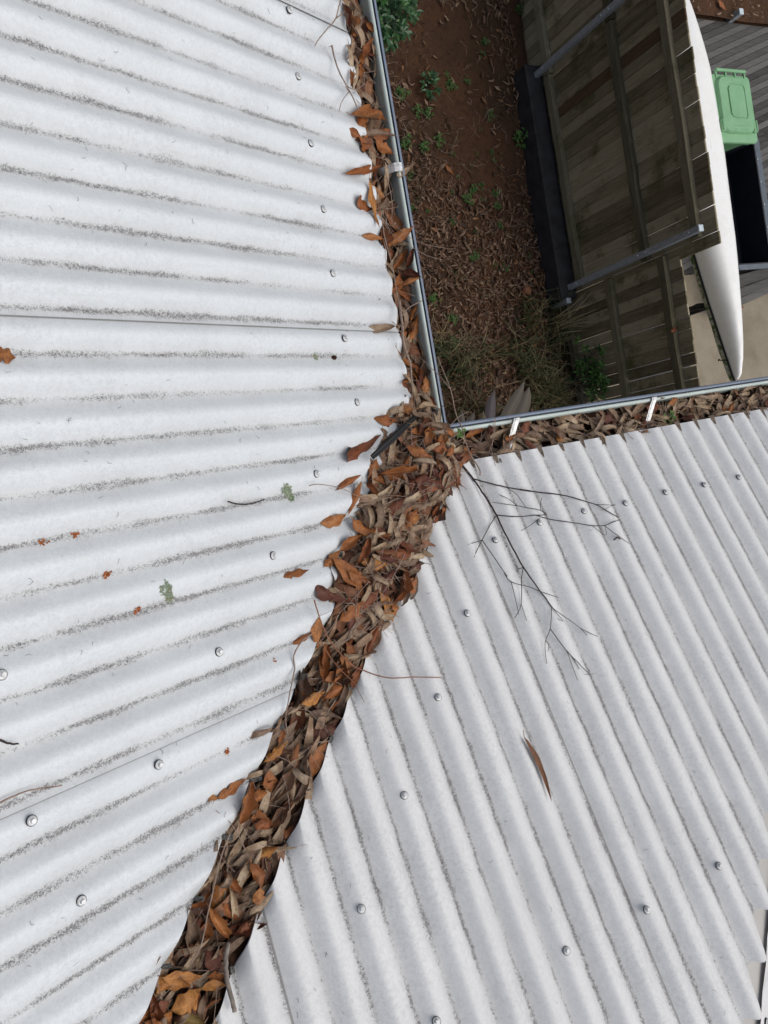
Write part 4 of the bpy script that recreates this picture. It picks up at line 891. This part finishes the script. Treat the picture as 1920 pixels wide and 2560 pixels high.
def drop(x, y, yaw, L, W, pct=65, damp=.75, maxtilt=.6, lift=.001, thick=.0022):
    c, s = math.cos(yaw), math.sin(yaw); a = np.linspace(-.46, .46, 7)[:, None] * L; b = np.linspace(-.4, .4, 3)[None, :] * W
    px = (x + a * c - b * s).ravel(); py = (y + a * s + b * c).ravel()
    ix = np.clip(((px - X0) / CELL).astype(int), 0, NX - 1); iy = np.clip(((py - Y0m) / CELL).astype(int), 0, NY - 1)
    h = HM[ix, iy]; A = np.stack([np.ones_like(px), px - x, py - y], 1)
    co, *_ = np.linalg.lstsq(A, h, rcond=None); g = np.clip(co[1:] * damp, -maxtilt, maxtilt)
    res = h - (px - x) * g[0] - (py - y) * g[1]; z = float(np.percentile(res, pct)) + lift
    a2 = np.arange(-.5 * L, .5 * L, CELL * .7); b2 = np.arange(-.4 * W, .41 * W, CELL * .7); A2, B2 = np.meshgrid(a2, b2)
    wk = np.abs(B2) < .5 * W * np.sqrt(np.clip(1 - (2 * A2 / L) ** 2, 0, 1)); qx = (x + A2 * c - B2 * s)[wk]; qy = (y + A2 * s + B2 * c)[wk]
    jx = np.clip(((qx - X0) / CELL).astype(int), 0, NX - 1); jy = np.clip(((qy - Y0m) / CELL).astype(int), 0, NY - 1)
    HM[jx, jy] = np.maximum(HM[jx, jy], z + (qx - x) * g[0] + (qy - y) * g[1] + thick)
    n = Vector((-g[0], -g[1], 1)).normalized(); xa = Vector((c, s, g[0] * c + g[1] * s)).normalized(); ya = n.cross(xa)
    return Matrix(((xa.x, ya.x, n.x, x), (xa.y, ya.y, n.y, y), (xa.z, ya.z, n.z, z), (0, 0, 0, 1)))
def rand_spot(zone, rr):
    if zone == 'valley':
        s = rr.uniform(.05, 1.22); k = rr.uniform(VA + .002, VB - .005)
        if rr.random() < .42: s = rr.uniform(.04, .44)
        if s < .44:
            q_ = max(0, min(1, (s - .14) / .28)); a_, b_ = -.205 + .09 * q_, .102 - .03 * q_; k = rr.uniform(a_, b_)
            if rr.random() < .35: k = rr.gauss(-.04, .05)
        return -s + k / 2, -s - k / 2
    if zone == 'left': return rr.uniform(-.122, -.034), rr.uniform(-.02, 1.45)
    if zone == 'right': return rr.uniform(-.02, 1.6), rr.uniform(-.108, -.034)
    return rr.uniform(-.15, -.02), rr.uniform(-.15, 0)
class Litter:
    def __init__(s): s.v = []; s.f = []; s.uv = []; s.r = []; s.o = 0
    def add(s, geo, mat4, sc, r):
        v, f, uv = geo; m3 = np.array(mat4)[:3]; a = np.asarray(v) * np.asarray(sc); s.v.append(a @ m3[:, :3].T + m3[:, 3]); s.f += [tuple(i + s.o for i in q) for q in f]; s.uv += uv; s.r += [r] * len(v); s.o += len(v)
    def build(s, name, mat): return mesh_obj(name, np.concatenate(s.v), s.f, mat, None, True, uvs=s.uv, attr=s.r)
LOW = [leaf_geo(.09, .032, nl=7, nw=4, **{k: v for k, v in d.items()}) for d in BROAD] ; LOWN = [leaf_geo(.11, .016, nl=9, nw=3, **d) for d in NARROW]
# leaf mould beds under the loose leaves
def bed(name, poly, zf, n=90, m_=14):
    v = []; f = []
    for i in range(n + 1):
        for j in range(m_ + 1):
            x, y = poly(i / n, j / m_); v.append((x, y, zf(x, y) + RNG.uniform(-.004, .004)))
    for i in range(n):
        for j in range(m_): q = i * (m_ + 1) + j; f.append((q, q + m_ + 1, q + m_ + 2, q + 1))
    o = mesh_obj(name, v, f, M['humus'], None, False)
    bm = bmesh.new(); bm.from_mesh(o.data); bmesh.ops.recalc_face_normals(bm, faces=bm.faces); bm.to_mesh(o.data); bm.free()
    return tag(o, kind='stuff')
bed('leaf_mould', lambda a, b: (-(-.02 + 1.5 * a) + (VA - .03 + (VB - VA + .07) * b) / 2, (-(-.02 + 1.5 * a)) - (VA - .03 + (VB - VA + .07) * b) / 2), lambda x, y: H0 + TP * -(x + y) / 2 - .014 + .020 * float(sst(.015, .075, x - y)) + .014 * float(sst(-.04, -.105, x - y)) if -(x + y) / 2 > .1 else -.025)
bed('leaf_mould', lambda a, b: (-.125 + .10 * b, -.12 + 2.6 * a), lambda x, y: -.040)
bed('leaf_mould', lambda a, b: (-.1 + 1.8 * a, -.125 + .10 * b), lambda x, y: -.040 - .012 * max(0, min(1, (x - .6) / .5)))
RIGHTDROP = lambda x: .012 * max(0, min(1, (x - .6) / .5))
gl = (~inA) & (~inB) & (~val) & (~bead) & (~yard) & (SS < .1); HM[gl] = -.040
HM[gl & (GX > .6)] -= .012
HM[val & (SS > .06) & (SS < .40)] += .016; HM[val & (SS > .06) & (SS < .28)] += .012
rr = random.Random(77)
lt = Litter()
for k in range(150):   # leaves lined up along the right sheet edge
    s = rr.uniform(.3, 1.25); kk = VB - rr.uniform(.008, .030); nar = rr.random() < .5; sc = rr.uniform(.6, 1.0); mt4 = drop(-s + kk / 2, -s - kk / 2, math.pi / 4 + rr.gauss(0, .22), (.11 if nar else .09) * sc, (.016 if nar else .032) * sc, pct=25, damp=.3); lt.add((LOWN if nar else LOW)[rr.randrange(12)], mt4, (sc, sc, sc), rr.random())
tag(lt.build('leaf_litter', M['mixl']), kind='stuff')
for zone, num, nm, mt, tanp in (('valley', 1250, 'leaf_litter', 'mixl', .62), ('corner', 60, 'leaf_litter', 'mixl', .6), ('left', 330, 'leaf_litter', 'mixl', .5), ('right', 420, 'leaf_litter', 'gutl', .9)):
    lt = Litter(); ln = Litter()
    for k in range(num):
        x, y = rand_spot(zone, rr); nar = rr.random() < tanp; low_ = -(x + y) / 2 > .46; sc = rr.uniform(.6, 1.25) if rr.random() < .8 else rr.uniform(.2, .5)
        yaw = rr.uniform(0, 6.28)
        if zone == 'left': yaw = math.pi / 2 + rr.gauss(0, .55)
        elif zone == 'right': yaw = rr.gauss(0, .75)
        elif zone == 'valley': yaw = math.pi / 4 + rr.gauss(0, .5 if low_ else .9)
        L, W = ((.11, .018) if nar else (.09, .032)); i = rr.randrange(12)
        mt4 = drop(x, y, yaw, L * sc, W * sc, pct=40 if low_ else 45, damp=.35 if low_ else .5)
        (ln if nar else lt).add((LOWN if nar else LOW)[i], mt4, (sc, sc, sc * rr.uniform(.6, 1.1)), rr.random())
    for l_, m_ in ((lt, mt), (ln, 'gutl')):
        if l_.v: tag(l_.build(nm, M[m_]), kind='stuff')
mb = MB()
for zone, num in (('valley', 190), ('left', 80), ('right', 90), ('corner', 25)):
    for k in range(num):
        x, y = rand_spot(zone, rr); yaw = rr.uniform(0, 6.28); L = rr.uniform(.03, .11); mt4 = drop(x, y, yaw, L, .006, 60, .5); bd = rr.uniform(-.25, .25)
        mb.tube([mt4 @ Vector((L * (t - .5), bd * L * (t - .5) ** 2 * 2, .002 + .006 * rr.random())) for t in (0, .33, .66, 1)], rr.uniform(.0005, .0011), 4, rr.random(), .6)
tag(mb.build('dry_stalks', M['stem']), kind='stuff')

ZL = {'valley': 'in the leaf litter packed into the valley', 'corner': 'in the heap where the valley meets the gutters', 'left': 'in the leaf litter of the left gutter', 'right': 'in the leaf litter of the right gutter'}
KL = {'o': 'curled orange brown leaf', 'g': 'golden brown leaf', 'd': 'dark brown leaf', 't': 'narrow tan grey leaf', 'y': 'olive brown leaf', 'b': 'slender brown leaf'}
def zone_of(x, y):
    if x + y < -.22: return 'valley'
    if y > .06: return 'left'
    if x > .03: return 'right'
    return 'corner'
def put_leaf(x, y, yaw, L, W, kind, lab, rr, pct=62, damp=.8, lift=.002, var=None):  # drops one leaf on what lies below
    v_ = rr.randrange(12); var = v_ if var is None else var; me, L0, W0 = leaf_mesh(kind, var)
    mt = drop(x, y, yaw, L, W, pct, damp, lift=lift)
    o = bpy.data.objects.new('fallen_leaf', me); o.matrix_world = mt @ Matrix.Diagonal((L / L0, W / W0, .5 * (L / L0 + W / W0) * rr.uniform(.7, 1.15), 1)); link(o)
    z = zone_of(x, y)
    tag(o, lab or KL[kind] + ' ' + ZL[z], 'leaf', ('distinct fallen leaves' if lab else 'loose ' + KL[kind].replace('curled ', '') + 's ' + ZL[z].replace('in the', 'of the', 1)))
    return o
rr = random.Random(5)
NRAND = {'valley': 62, 'corner': 14, 'left': 34, 'right': 56}
for zone, num in NRAND.items():
    for k in range(num):
        x, y = rand_spot(zone, rr)
        kind = rr.choices('otdg', {'valley': (3, 5, 2, 1), 'corner': (2, 6, 2, 0), 'left': (7, 2, 2, 1), 'right': (1, 12, 1, 0)}[zone])[0]
        nar = kind == 't'; L = rr.uniform(.07, .12) if nar else rr.uniform(.055, .085); W = rr.uniform(.010, .018) if nar else rr.uniform(.022, .034)
        yaw = {'left': math.pi / 2 + rr.gauss(0, .5), 'right': rr.gauss(.2, .7), 'valley': math.pi / 4 + rr.gauss(0, .9), 'corner': rr.uniform(0, 6.28)}[zone]
        low_ = -(x + y) / 2 > .46
        if zone == 'valley' and low_: yaw = math.pi / 4 + rr.gauss(0, .6)
        put_leaf(x, y, yaw, L, W, kind, '', rr, 40 if low_ else 55, .45 if low_ else .6)
for (x, y, yaw, L, W, kind, lab) in HAND:
    W = W * 1.18
    kk = x - y; on_roof = (x < EA and kk < -.14) or (y < EB and kk > .09)
    put_leaf(x, y, yaw, L, W, kind, lab, rr, 96 if kind == 'b' else (86 if on_roof else 70), .85, .004 if on_roof else .003, 5 if kind == 'b' else None)

# ---------------------------------------------------------------- twigs and stems
def stick(name, parts, mat, label, cat='twig', sub=None, taper=.6, n=6, balls=0.0):
    mb = MB()
    for pts, r_ in parts:
        sp = smooth_pts(pts); sp = [p + Vector((rr.uniform(-1, 1), rr.uniform(-1, 1), rr.uniform(-1, 1))) * r_ * .35 for p in sp]
        mb.tube(sp, r_ * (1.55 if name == 'dead_branch' else 1.35), n, rr.random(), taper)
        if balls: mb.ball(sp[-1], max(r_ * 1.7, .0009))
    return tag(mb.build(name, mat, None, True), label, cat)
stick('dead_branch', BRANCH, M['twig'], 'dark dead branch with fine forked twigs lying on the right roof', 'branch', taper=.75, balls=1)
stick('forked_twig', TWIGS['forked_twig'], M['stem'], 'pale forked twig at the top end of the left gutter')
stick('grey_twig', TWIGS['grey_twig'], M['stem'], 'grey branched twig leaning from the left roof into the gutter')
stick('dry_stem', TWIGS['gutter_stem'], M['stem'], 'long pale stem running down the edge of the left roof')
stick('dry_stem', TWIGS['wiry_stem'], M['stem'], 'lower of two wiry stems reaching over the left gutter bead', taper=.4)
stick('dry_stem', TWIGS['wiry_stem2'], M['stem'], 'upper of two wiry stems reaching over the left gutter bead', taper=.4)
stick('dry_stem', TWIGS['dry_stem'], M['stem'], 'short stem crossing the left gutter bead halfway down', taper=.8)
stick('dead_weed', TWIGS['weed_stem'], M['stem'], 'thin dead weed stem arching over the corner of the gutters', 'stem', taper=.7, balls=1)
stick('dry_stem', TWIGS['red_stem'], M['redstem'], 'reddish stem crossing the valley with its end on the right roof', taper=.7)
stick('dry_stem', TWIGS['red_stem2'], M['redstem'], 'fine reddish stem slanting across the valley over the right roof edge', taper=.6)
stick('bent_twig', TWIGS['bent_twig'], M['stem'], 'bent twig crossing the left roof edge beside the valley', taper=.8)
stick('grey_stick', TWIGS['grey_stick'], M['greystick'], 'thick grey stick at the bottom of the valley lying on the right roof edge', 'stick', taper=.9, n=8)
stick('straw', TWIGS['straw'], M['stem'], 'straight straw along the left side of the lower valley', 'straw', taper=.8)
stick('dark_twig', TWIGS['dark_twig'], M['twig'], 'short curved dark twig in a furrow of the left roof')
stick('dark_twig', TWIGS['edge_twig'], M['twig'], 'dark twig end at the left picture edge above the long twig')
stick('long_twig', TWIGS['long_twig'], M['stem'], 'long grey twig lying along a furrow at the lower left')
stick('dry_stem', TWIGS['pale_stem'], M['stem'], 'thin pale stem sticking out of the pile below the round lichen tuft', taper=.6)
# black strip
mb = MB(); a = Vector((-.303, -.060, .127)); b = Vector((-.130, .026, .062)); d = (b - a).normalized(); sd_ = Vector((-d.y, d.x, 0)).normalized(); up = d.cross(sd_)
if up.z < 0: up = -up
v = []; f = []
for i in range(13):
    t = i / 12; c = a + (b - a) * t + up * (.010 + .004 * math.sin(t * 5)); w = .0068 * (.75 + .5 * math.sin(math.pi * min(1, t * .9 + .12))) 
    for s, h in ((-1, 0), (-.5, .0022), (0, .001), (.5, .0024), (1, 0), (0, -.002)): v.append(c + sd_ * s * w + up * h)
for i in range(12):
    for k in range(6): f.append((i * 6 + k, i * 6 + (k + 1) % 6, i * 6 + 6 + (k + 1) % 6, i * 6 + 6 + k))
f += [tuple(range(6)), tuple(72 + k for k in range(5, -1, -1))]
mb.add(v, f); tag(mb.build('black_strip', M['black'], None, False), 'flat black strip lying across the leaves at the gutter corner', 'strip')
# lichen tufts and small scraps on the left roof
def zA(x, y): return H0 - TP * x - AM * math.cos(2 * math.pi * (Y0 - y) / P)
def tuft(name, x, y, rx, ry, n, mat, label, cat, seed, flat=.5, yaw=0.0):
    q = random.Random(seed); mb = MB()
    sub = [(q.uniform(-.55, .55), q.uniform(-.7, .7), q.uniform(.25, .6)) for _ in range(7)]
    for k in range(n):
        r_ = math.sqrt(q.random()); a = q.uniform(0, 6.28); sx_, sy_, sr_ = sub[q.randrange(7)]; dx, dy = (sx_ + sr_ * r_ * math.cos(a)) * rx, (sy_ + sr_ * r_ * math.sin(a)) * ry
        px = x + dx * math.cos(yaw) - dy * math.sin(yaw); py = y + dx * math.sin(yaw) + dy * math.cos(yaw); z = zA(px, py)
        l = q.uniform(.0025, .006); th = q.uniform(0, 6.28); h = q.uniform(.0005, .004) * flat * 2
        mb.add([(px, py, z + .0004), (px + l * math.cos(th), py + l * math.sin(th), z + h), (px + l * math.cos(th + .9), py + l * math.sin(th + .9), z + h * .7 + .0005)], [(0, 1, 2)], q.random())
    return tag(mb.build(name, mat), label, cat)
tuft('lichen_tuft', -.544, -.105, .014, .018, 300, M['lichen'], 'fluffy pale green lichen tuft near the curved dark twig', 'lichen', 1, .9)
tuft('lichen_flake', -.850, -.250, .011, .022, 330, M['lich2'], 'olive green lichen flake in the middle of the left roof', 'lichen', 2, .3, .3)
tuft('lichen_flake', -.401, .185, .007, .011, 120, M['lich2'], 'small green lichen flake beside a dark clod high on the left roof', 'lichen', 3, .3)
mb = MB(); mb.ball((-.345, .186, zA(-.345, .186) + .003), .008, sc=(1, .8, .5)); tag(mb.build('dirt_clod', M['humus']), 'small dark clod in a furrow above a roof screw', 'clod')
for k, (x, y, lab) in enumerate(((-1.040, -.115, 'leftmost rusty orange leaf scrap on the left roof'), (-.988, -.113, 'thin orange scrap right of the leftmost scrap'), (-.949, -.189, 'orange scrap in the furrow left above the olive lichen flake'), (-.91, -.263, 'round orange scrap left below the olive lichen flake'), (-.792, -.573, 'orange scrap in a furrow left of the grey brown leaf near the valley'), (-.655, -.443, 'orange scrap beside the bent twig at the valley edge'))):
    tuft('leaf_scrap', x, y, .0065, .003, 26, M['crumb'], lab, 'scrap', 10 + k, .7, .4 * k)
# fine plant fibres blown over both slopes
mb = MB(); q = random.Random(9)
for k in range(420):
    if k % 3: x, y = q.uniform(-1.25, -.2), q.uniform(-.8, 1.1); ok = x - y < VA - .02; z = zA(x, y)
    else: x, y = q.uniform(-.8, 1.1), q.uniform(-1.4, -.15); ok = VB + .02 < x - y < 1.5; z = H0 - TP * y - AM * math.cos(2 * math.pi * (x - X2) / P)
    if not ok: continue
    L = q.uniform(.004, .011); a = q.uniform(0, 6.28); pts = []
    for i in range(4):
        px, py = x + L * i / 3 * math.cos(a), y + L * i / 3 * math.sin(a); zz = zA(px, py) if k % 3 else H0 - TP * py - AM * math.cos(2 * math.pi * (px - X2) / P)
        pts.append((px, py, zz + .0009)); a += q.uniform(-.5, .5)
    mb.tube(pts, .00028, 3, q.random())
tag(mb.build('plant_fibres', M['twig']), kind='stuff')

# ---------------------------------------------------------------- small plants
def leaflet(mb, base, d, L, W, nrm, r_, fold=.25):
    d = d.normalized(); s = d.cross(nrm).normalized(); n = s.cross(d)
    p = [base, base + d * L * .35 + s * W * .5 + n * W * fold, base + d * L * .7 + s * W * .36 + n * W * fold * .7, base + d * L - n * L * .1, base + d * L * .7 - s * W * .36 + n * W * fold * .7, base + d * L * .35 - s * W * .5 + n * W * fold, base + d * L * .38, base + d * L * .72]
    mb.add(p, [(0, 1, 6), (1, 2, 7, 6), (2, 3, 7), (0, 6, 5), (6, 7, 4, 5), (7, 3, 4)], r_)
sdl = MB(); base = Vector((.014, -.040, -.01)); sdl.tube([base, base + Vector((.003, .006, .03)), base + Vector((.0, .012, .045))], .0012, 5, .2)
for a, h, l in ((.5, .045, .020), (2.1, .043, .017), (3.9, .044, .019), (5.2, .04, .016), (1.3, .03, .012), (4.5, .028, .012)):
    leaflet(sdl, base + Vector((.0, .010, h)), Vector((math.cos(a), math.sin(a), .15)), l, l * .62, Vector((0, 0, 1)), .9)
tag(sdl.build('seedling', M['weed']), 'tiny green seedling sprouting at the corner of the two gutters', 'seedling')
sdl = MB(); base = Vector((.79, -.085, -.03))
for k in range(9):
    a = k * 2.4; leaflet(sdl, base + Vector((.016 * math.cos(a * 1.7), .012 * math.sin(a), .025)), Vector((math.cos(a), math.sin(a), .5)), .017, .010, Vector((0, 0, 1)), .3 + .05 * k)
tag(sdl.build('seedling', M['weed']), 'small green sprig in the leaves right of the second gutter strap', 'seedling')
def weed_mesh(seed, n, h):
    q = random.Random(seed); mb = MB()
    for k in range(n):
        a = q.uniform(0, 6.28); r_ = q.uniform(0, .085) * h; z = q.uniform(.01, .09) * h; b = Vector((r_ * math.cos(a), r_ * math.sin(a), z)); mb.tube([(b.x * .3, b.y * .3, 0), b], .0018, 3, .05)
        for j in range(3):
            t = a + (j - 1) * 1.4 + q.uniform(-.5, .5); leaflet(mb, b, Vector((math.cos(t), math.sin(t), q.uniform(-.2, .5))), q.uniform(.026, .05) * h, q.uniform(.014, .024) * h, Vector((0, 0, 1)), q.random())
    me = mb.build('weed', M['weed']); d = me.data; bpy.data.objects.remove(me); return d
WM = [weed_mesh(40 + i, 9 + 3 * i, .75 + .16 * i) for i in range(5)]
q = random.Random(14)
for k, (x, y) in enumerate(WEEDS):
    o = bpy.data.objects.new('weed', WM[q.randrange(5)]); o.location = (x, y, yz(x, y) - .005); o.rotation_euler = (0, 0, q.uniform(0, 6.28)); s = q.uniform(.28, .62); o.scale = (s, s, s); link(o)
    if k == 15: o.scale = (1.0, 1.0, 1.0)
    tag(o, 'largest bright green weed against the charcoal sleeper wall' if k == 15 else 'small green weed sprouting in the leaf strewn yard', 'weed', 'weeds in the yard')
def bush(name, c, rad, n, lab, seed, L=.075, W=.034, mat='bush', base=None, cat='shrub'):
    q = random.Random(seed); root = tag(empty(name, (c[0], c[1], base if base is not None else yz(c[0], c[1]))), lab, cat); mb = MB(); st = MB()
    for k in range(14):
        a = q.uniform(0, 6.28); e = Vector((c[0] + rad[0] * .7 * math.cos(a) * q.random(), c[1] + rad[1] * .7 * math.sin(a) * q.random(), c[2] + rad[2] * q.uniform(-.2, .8)))
        st.tube(smooth_pts([(c[0] + q.uniform(-.03, .03), c[1] + q.uniform(-.03, .03), root.location.z - .02), (c[0] * .6 + e.x * .4, c[1] * .6 + e.y * .4, root.location.z * .5 + e.z * .5), e]), .007, 5, q.random(), .4)
    for k in range(n):
        v = Vector((q.gauss(0, 1), q.gauss(0, 1), abs(q.gauss(0, 1)) - .25)).normalized(); r_ = q.random() ** .45
        b = Vector((c[0] + v.x * rad[0] * r_, c[1] + v.y * rad[1] * r_, c[2] + v.z * rad[2] * r_)); a = q.uniform(0, 6.28)
        for j in range(4):
            t = a + j * 1.57 + q.uniform(-.3, .3); d = Vector((math.cos(t), math.sin(t), q.uniform(-.5, .3))) + v * .5
            leaflet(mb, b, d, L * q.uniform(.6, 1.15), W * q.uniform(.7, 1.1), Vector((0, 0, 1)), q.random() * .75 + (.2 if r_ > .8 else 0))
    par(st.build('stem', M['twig']), root); par(mb.build('foliage', M[mat]), root); return root
bush('leafy_shrub', (2.18, 3.66, -3.92), (.46, .30, .34), 300, 'glossy dark green shrub beside the top of the left gutter', 3)
bush('leafy_shrub', (2.90, 3.28, -4.26), (.12, .10, .07), 14, 'small low green sprig below the glossy shrub', 4, .06, .026)
bush('climbing_weed', (4.00, .50, -4.05), (.07, .34, .30), 60, 'green climbing weed against the lower fence', 5, .06, .03, 'weed', GZ - .05, 'weed')
# strap leaved plant under the right gutter
root = tag(empty('strap_leaf_plant', (2.62, .20, GZ)), 'plant with broad mauve grey strap leaves below the right gutter', 'plant')
def strapleaf(base, tip, W, r_, wilt=0.0):
    mb = MB(); base, tip = Vector(base), Vector(tip); d = tip - base; s = Vector((1, -.25, .1)).normalized(); v = []; f = []; n = 9; up = d.cross(s).normalized()
    for i in range(n + 1):
        t = i / n; c = base + d * t + Vector((0, 0, wilt * math.sin(t * 3.1))) + s * .02 * math.sin(t * 4 + r_ * 9); w = W * (.45 + .55 * math.sin(math.pi * min(1, .18 + t * .8))) * (1 if t < .75 else max(.02, 1 - ((t - .75) / .25) ** 1.6))
        for sgn, h in ((-1, .25), (-.45, .05), (0, -.05), (.45, .08), (1, .3)): v.append(c + s * sgn * w / 2 + up * h * w * .5)
    for i in range(n):
        for k in range(4): f.append((i * 5 + k, i * 5 + k + 1, i * 5 + 6 + k, i * 5 + 5 + k))
    mb.add(v, f, r_); par(mb.build('leaf', M['strapleaf'], None, True), root)
for u, b_, t_, W_, r_ in ((0, (2.62, .0, -3.9), (2.68, .42, -3.66), .11, .1), (1, (2.80, .02, -3.9), (2.93, .47, -3.62), .12, .45), (2, (2.92, .02, -3.9), (3.02, .41, -3.66), .14, .62), (3, (2.46, .02, -3.9), (2.46, .27, -3.72), .09, .3), (4, (2.40, .05, -3.9), (2.33, .30, -3.72), .07, .5), (5, (2.70, 0, -4.0), (2.56, .26, -3.7), .09, .85)): strapleaf(b_, t_, W_, r_)
mb = MB(); mb.tube([(2.66, .02, GZ - .05), (2.67, .02, -4.1), (2.68, .02, -3.88)], .035, 7); par(mb.build('stem', M['twig']), root)
# yard litter and grass
lt = Litter(); q = random.Random(31); YB = [leaf_geo(.085, .030, nl=4, nw=2, petiole=0, **d) for d in BROAD]; YN = [leaf_geo(.12, .017, nl=5, nw=2, petiole=0, **d) for d in NARROW]
def bare(x, y):  # the worn patches of bare soil
    a = math.hypot((x - 3.2) / .62, (y - 3.6) / 1.1); b = math.hypot((x - 3.5) / .5, (y - 2.8) / .6); return min(a, b)
cnt = 0
while cnt < 10500:
    x, y = q.uniform(.2, 3.95), q.uniform(-.2, 5.2)
    b = bare(x, y)
    if x < 1.9 and q.random() < .6: continue
    if b < 1 and q.random() > .07 + .25 * b * b: continue
    dens = .55 + .45 * (y < 2.4) + (.3 if x > 3.5 else 0)
    if q.random() > dens: continue
    nar = q.random() < .5; sc = q.uniform(.3, 1.05); g = (YN if nar else YB)[q.randrange(12)]; t1, t2, yaw = q.gauss(0, .3), q.gauss(0, .3), q.uniform(0, 6.28)
    mt = Matrix.Translation((x, y, yz(x, y) + .008 + q.random() * .03)) @ Matrix.Rotation(yaw, 4, 'Z') @ Matrix.Rotation(t1, 4, 'X') @ Matrix.Rotation(t2, 4, 'Y')
    lt.add(g, mt, (sc, sc, sc), q.random()); cnt += 1
for k in range(900):
    x, y = q.uniform(6.2, 10), q.uniform(4.76, 6.6); sc = q.uniform(.4, 1.0); g = (YN if q.random() < .5 else YB)[q.randrange(12)]
    mt = Matrix.Translation((x, y, LZ + .10 + (y - 4.74) * .1 + q.random() * .03)) @ Matrix.Rotation(q.uniform(0, 6.28), 4, 'Z') @ Matrix.Rotation(q.gauss(0, .3), 4, 'X'); lt.add(g, mt, (sc, sc, sc), q.random())
tag(lt.build('ground_litter', M['yardl']), kind='stuff')
mb = MB(); q = random.Random(8)
def blade(x, y, L, a, lean, W, r_):
    z0 = yz(x, y); d = Vector((math.cos(a), math.sin(a), 0)); s = Vector((-d.y, d.x, 0)); v = []
    for i in range(5):
        t = i / 4; h = L * math.sin(t * (1.35 - lean * .5)); o_ = L * lean * t * t; c = Vector((x, y, z0)) + d * o_ + Vector((0, 0, h * (1 - .55 * lean * t))); w = W * (1 - t) ** .7 / 2 + .0004; v += [c - s * w, c + s * w]
    mb.add(v, [(2 * i, 2 * i + 1, 2 * i + 3, 2 * i + 2) for i in range(4)], r_)
for cl in range(100):
    cx, cy = (q.uniform(1.9, 3.95), q.uniform(-.25, .95)) if cl < 66 else ((q.uniform(3.45, 4.0), q.uniform(.0, 1.25)) if cl < 90 else (q.uniform(2.2, 3.2), q.uniform(.9, 3.0)))
    tone = q.random(); n = 22 if cl < 90 else 7
    for k in range(n): blade(cx + q.gauss(0, .05), cy + q.gauss(0, .05), q.uniform(.12, .42) * (1.15 if cl < 90 else .5), q.uniform(0, 6.28), q.uniform(.2, .95), q.uniform(.005, .011), (tone + q.gauss(0, .12)) % 1)
for k in range(14): blade(3.88 + q.gauss(0, .03), 1.0 + q.gauss(0, .05), q.uniform(.5, .8), q.uniform(-.4, 1.0), q.uniform(.4, .8), .014, .75)
tag(mb.build('yard_grass', M['grass']), kind='stuff')
mb = MB()
for k in range(1500):
    x, y = q.uniform(1.9, 3.95), q.uniform(-.2, 4.8)
    a = q.uniform(0, 6.28); L = q.uniform(.04, .16); z = yz(x, y) + .02 + q.random() * .02
    if bare(x, y) < .8 and q.random() < .8: continue
    mb.tube([(x, y, z), (x + L * .5 * math.cos(a), y + L * .5 * math.sin(a), z + q.uniform(0, .02)), (x + L * math.cos(a + .3), y + L * math.sin(a + .3), z)], q.uniform(.0008, .0022), 3, q.random())
tag(mb.build('ground_straw', M['stem']), kind='stuff')
# a few single leaves and a clay ball seen on the ground and fence
def single(x, y, z, L, W, yaw, kind, lab, tilt=0.0):
    me, L0, W0 = leaf_mesh(kind, rr.randrange(12)); o = bpy.data.objects.new('fallen_leaf', me); o.matrix_world = Matrix.Translation((x, y, z)) @ Matrix.Rotation(yaw, 4, 'Z') @ Matrix.Rotation(tilt, 4, 'Y') @ Matrix.Diagonal((L / L0, W / W0, .8, 1)); link(o); tag(o, lab, 'leaf', 'distinct fallen leaves')
single(7.42, 1.26, LZ + .012, .26, .07, -1.1, 'o', 'single brown leaf lying on the beige concrete beyond the boat')
single(4.05, .66, -2.97, .09, .04, .4, 'o', 'curled leaf caught on the top rail of the lower fence')
single(7.75, 4.86, LZ + .13, .17, .07, -.8, 'o', 'larger orange leaf in the garden litter beside the steel stub post')
single(3.02, 2.55, yz(3.02, 2.55) + .03, .12, .04, -.9, 'o', 'bright orange leaf lying in the middle of the yard')
mb = MB(); mb.ball((3.66, 1.39, yz(3.66, 1.39) + .03), .055, sc=(1, 1, .8)); o = mb.build('fallen_fruit', M['redstem'], None, True); tag(o, 'round rust red fruit on the ground near the short post', 'fruit')
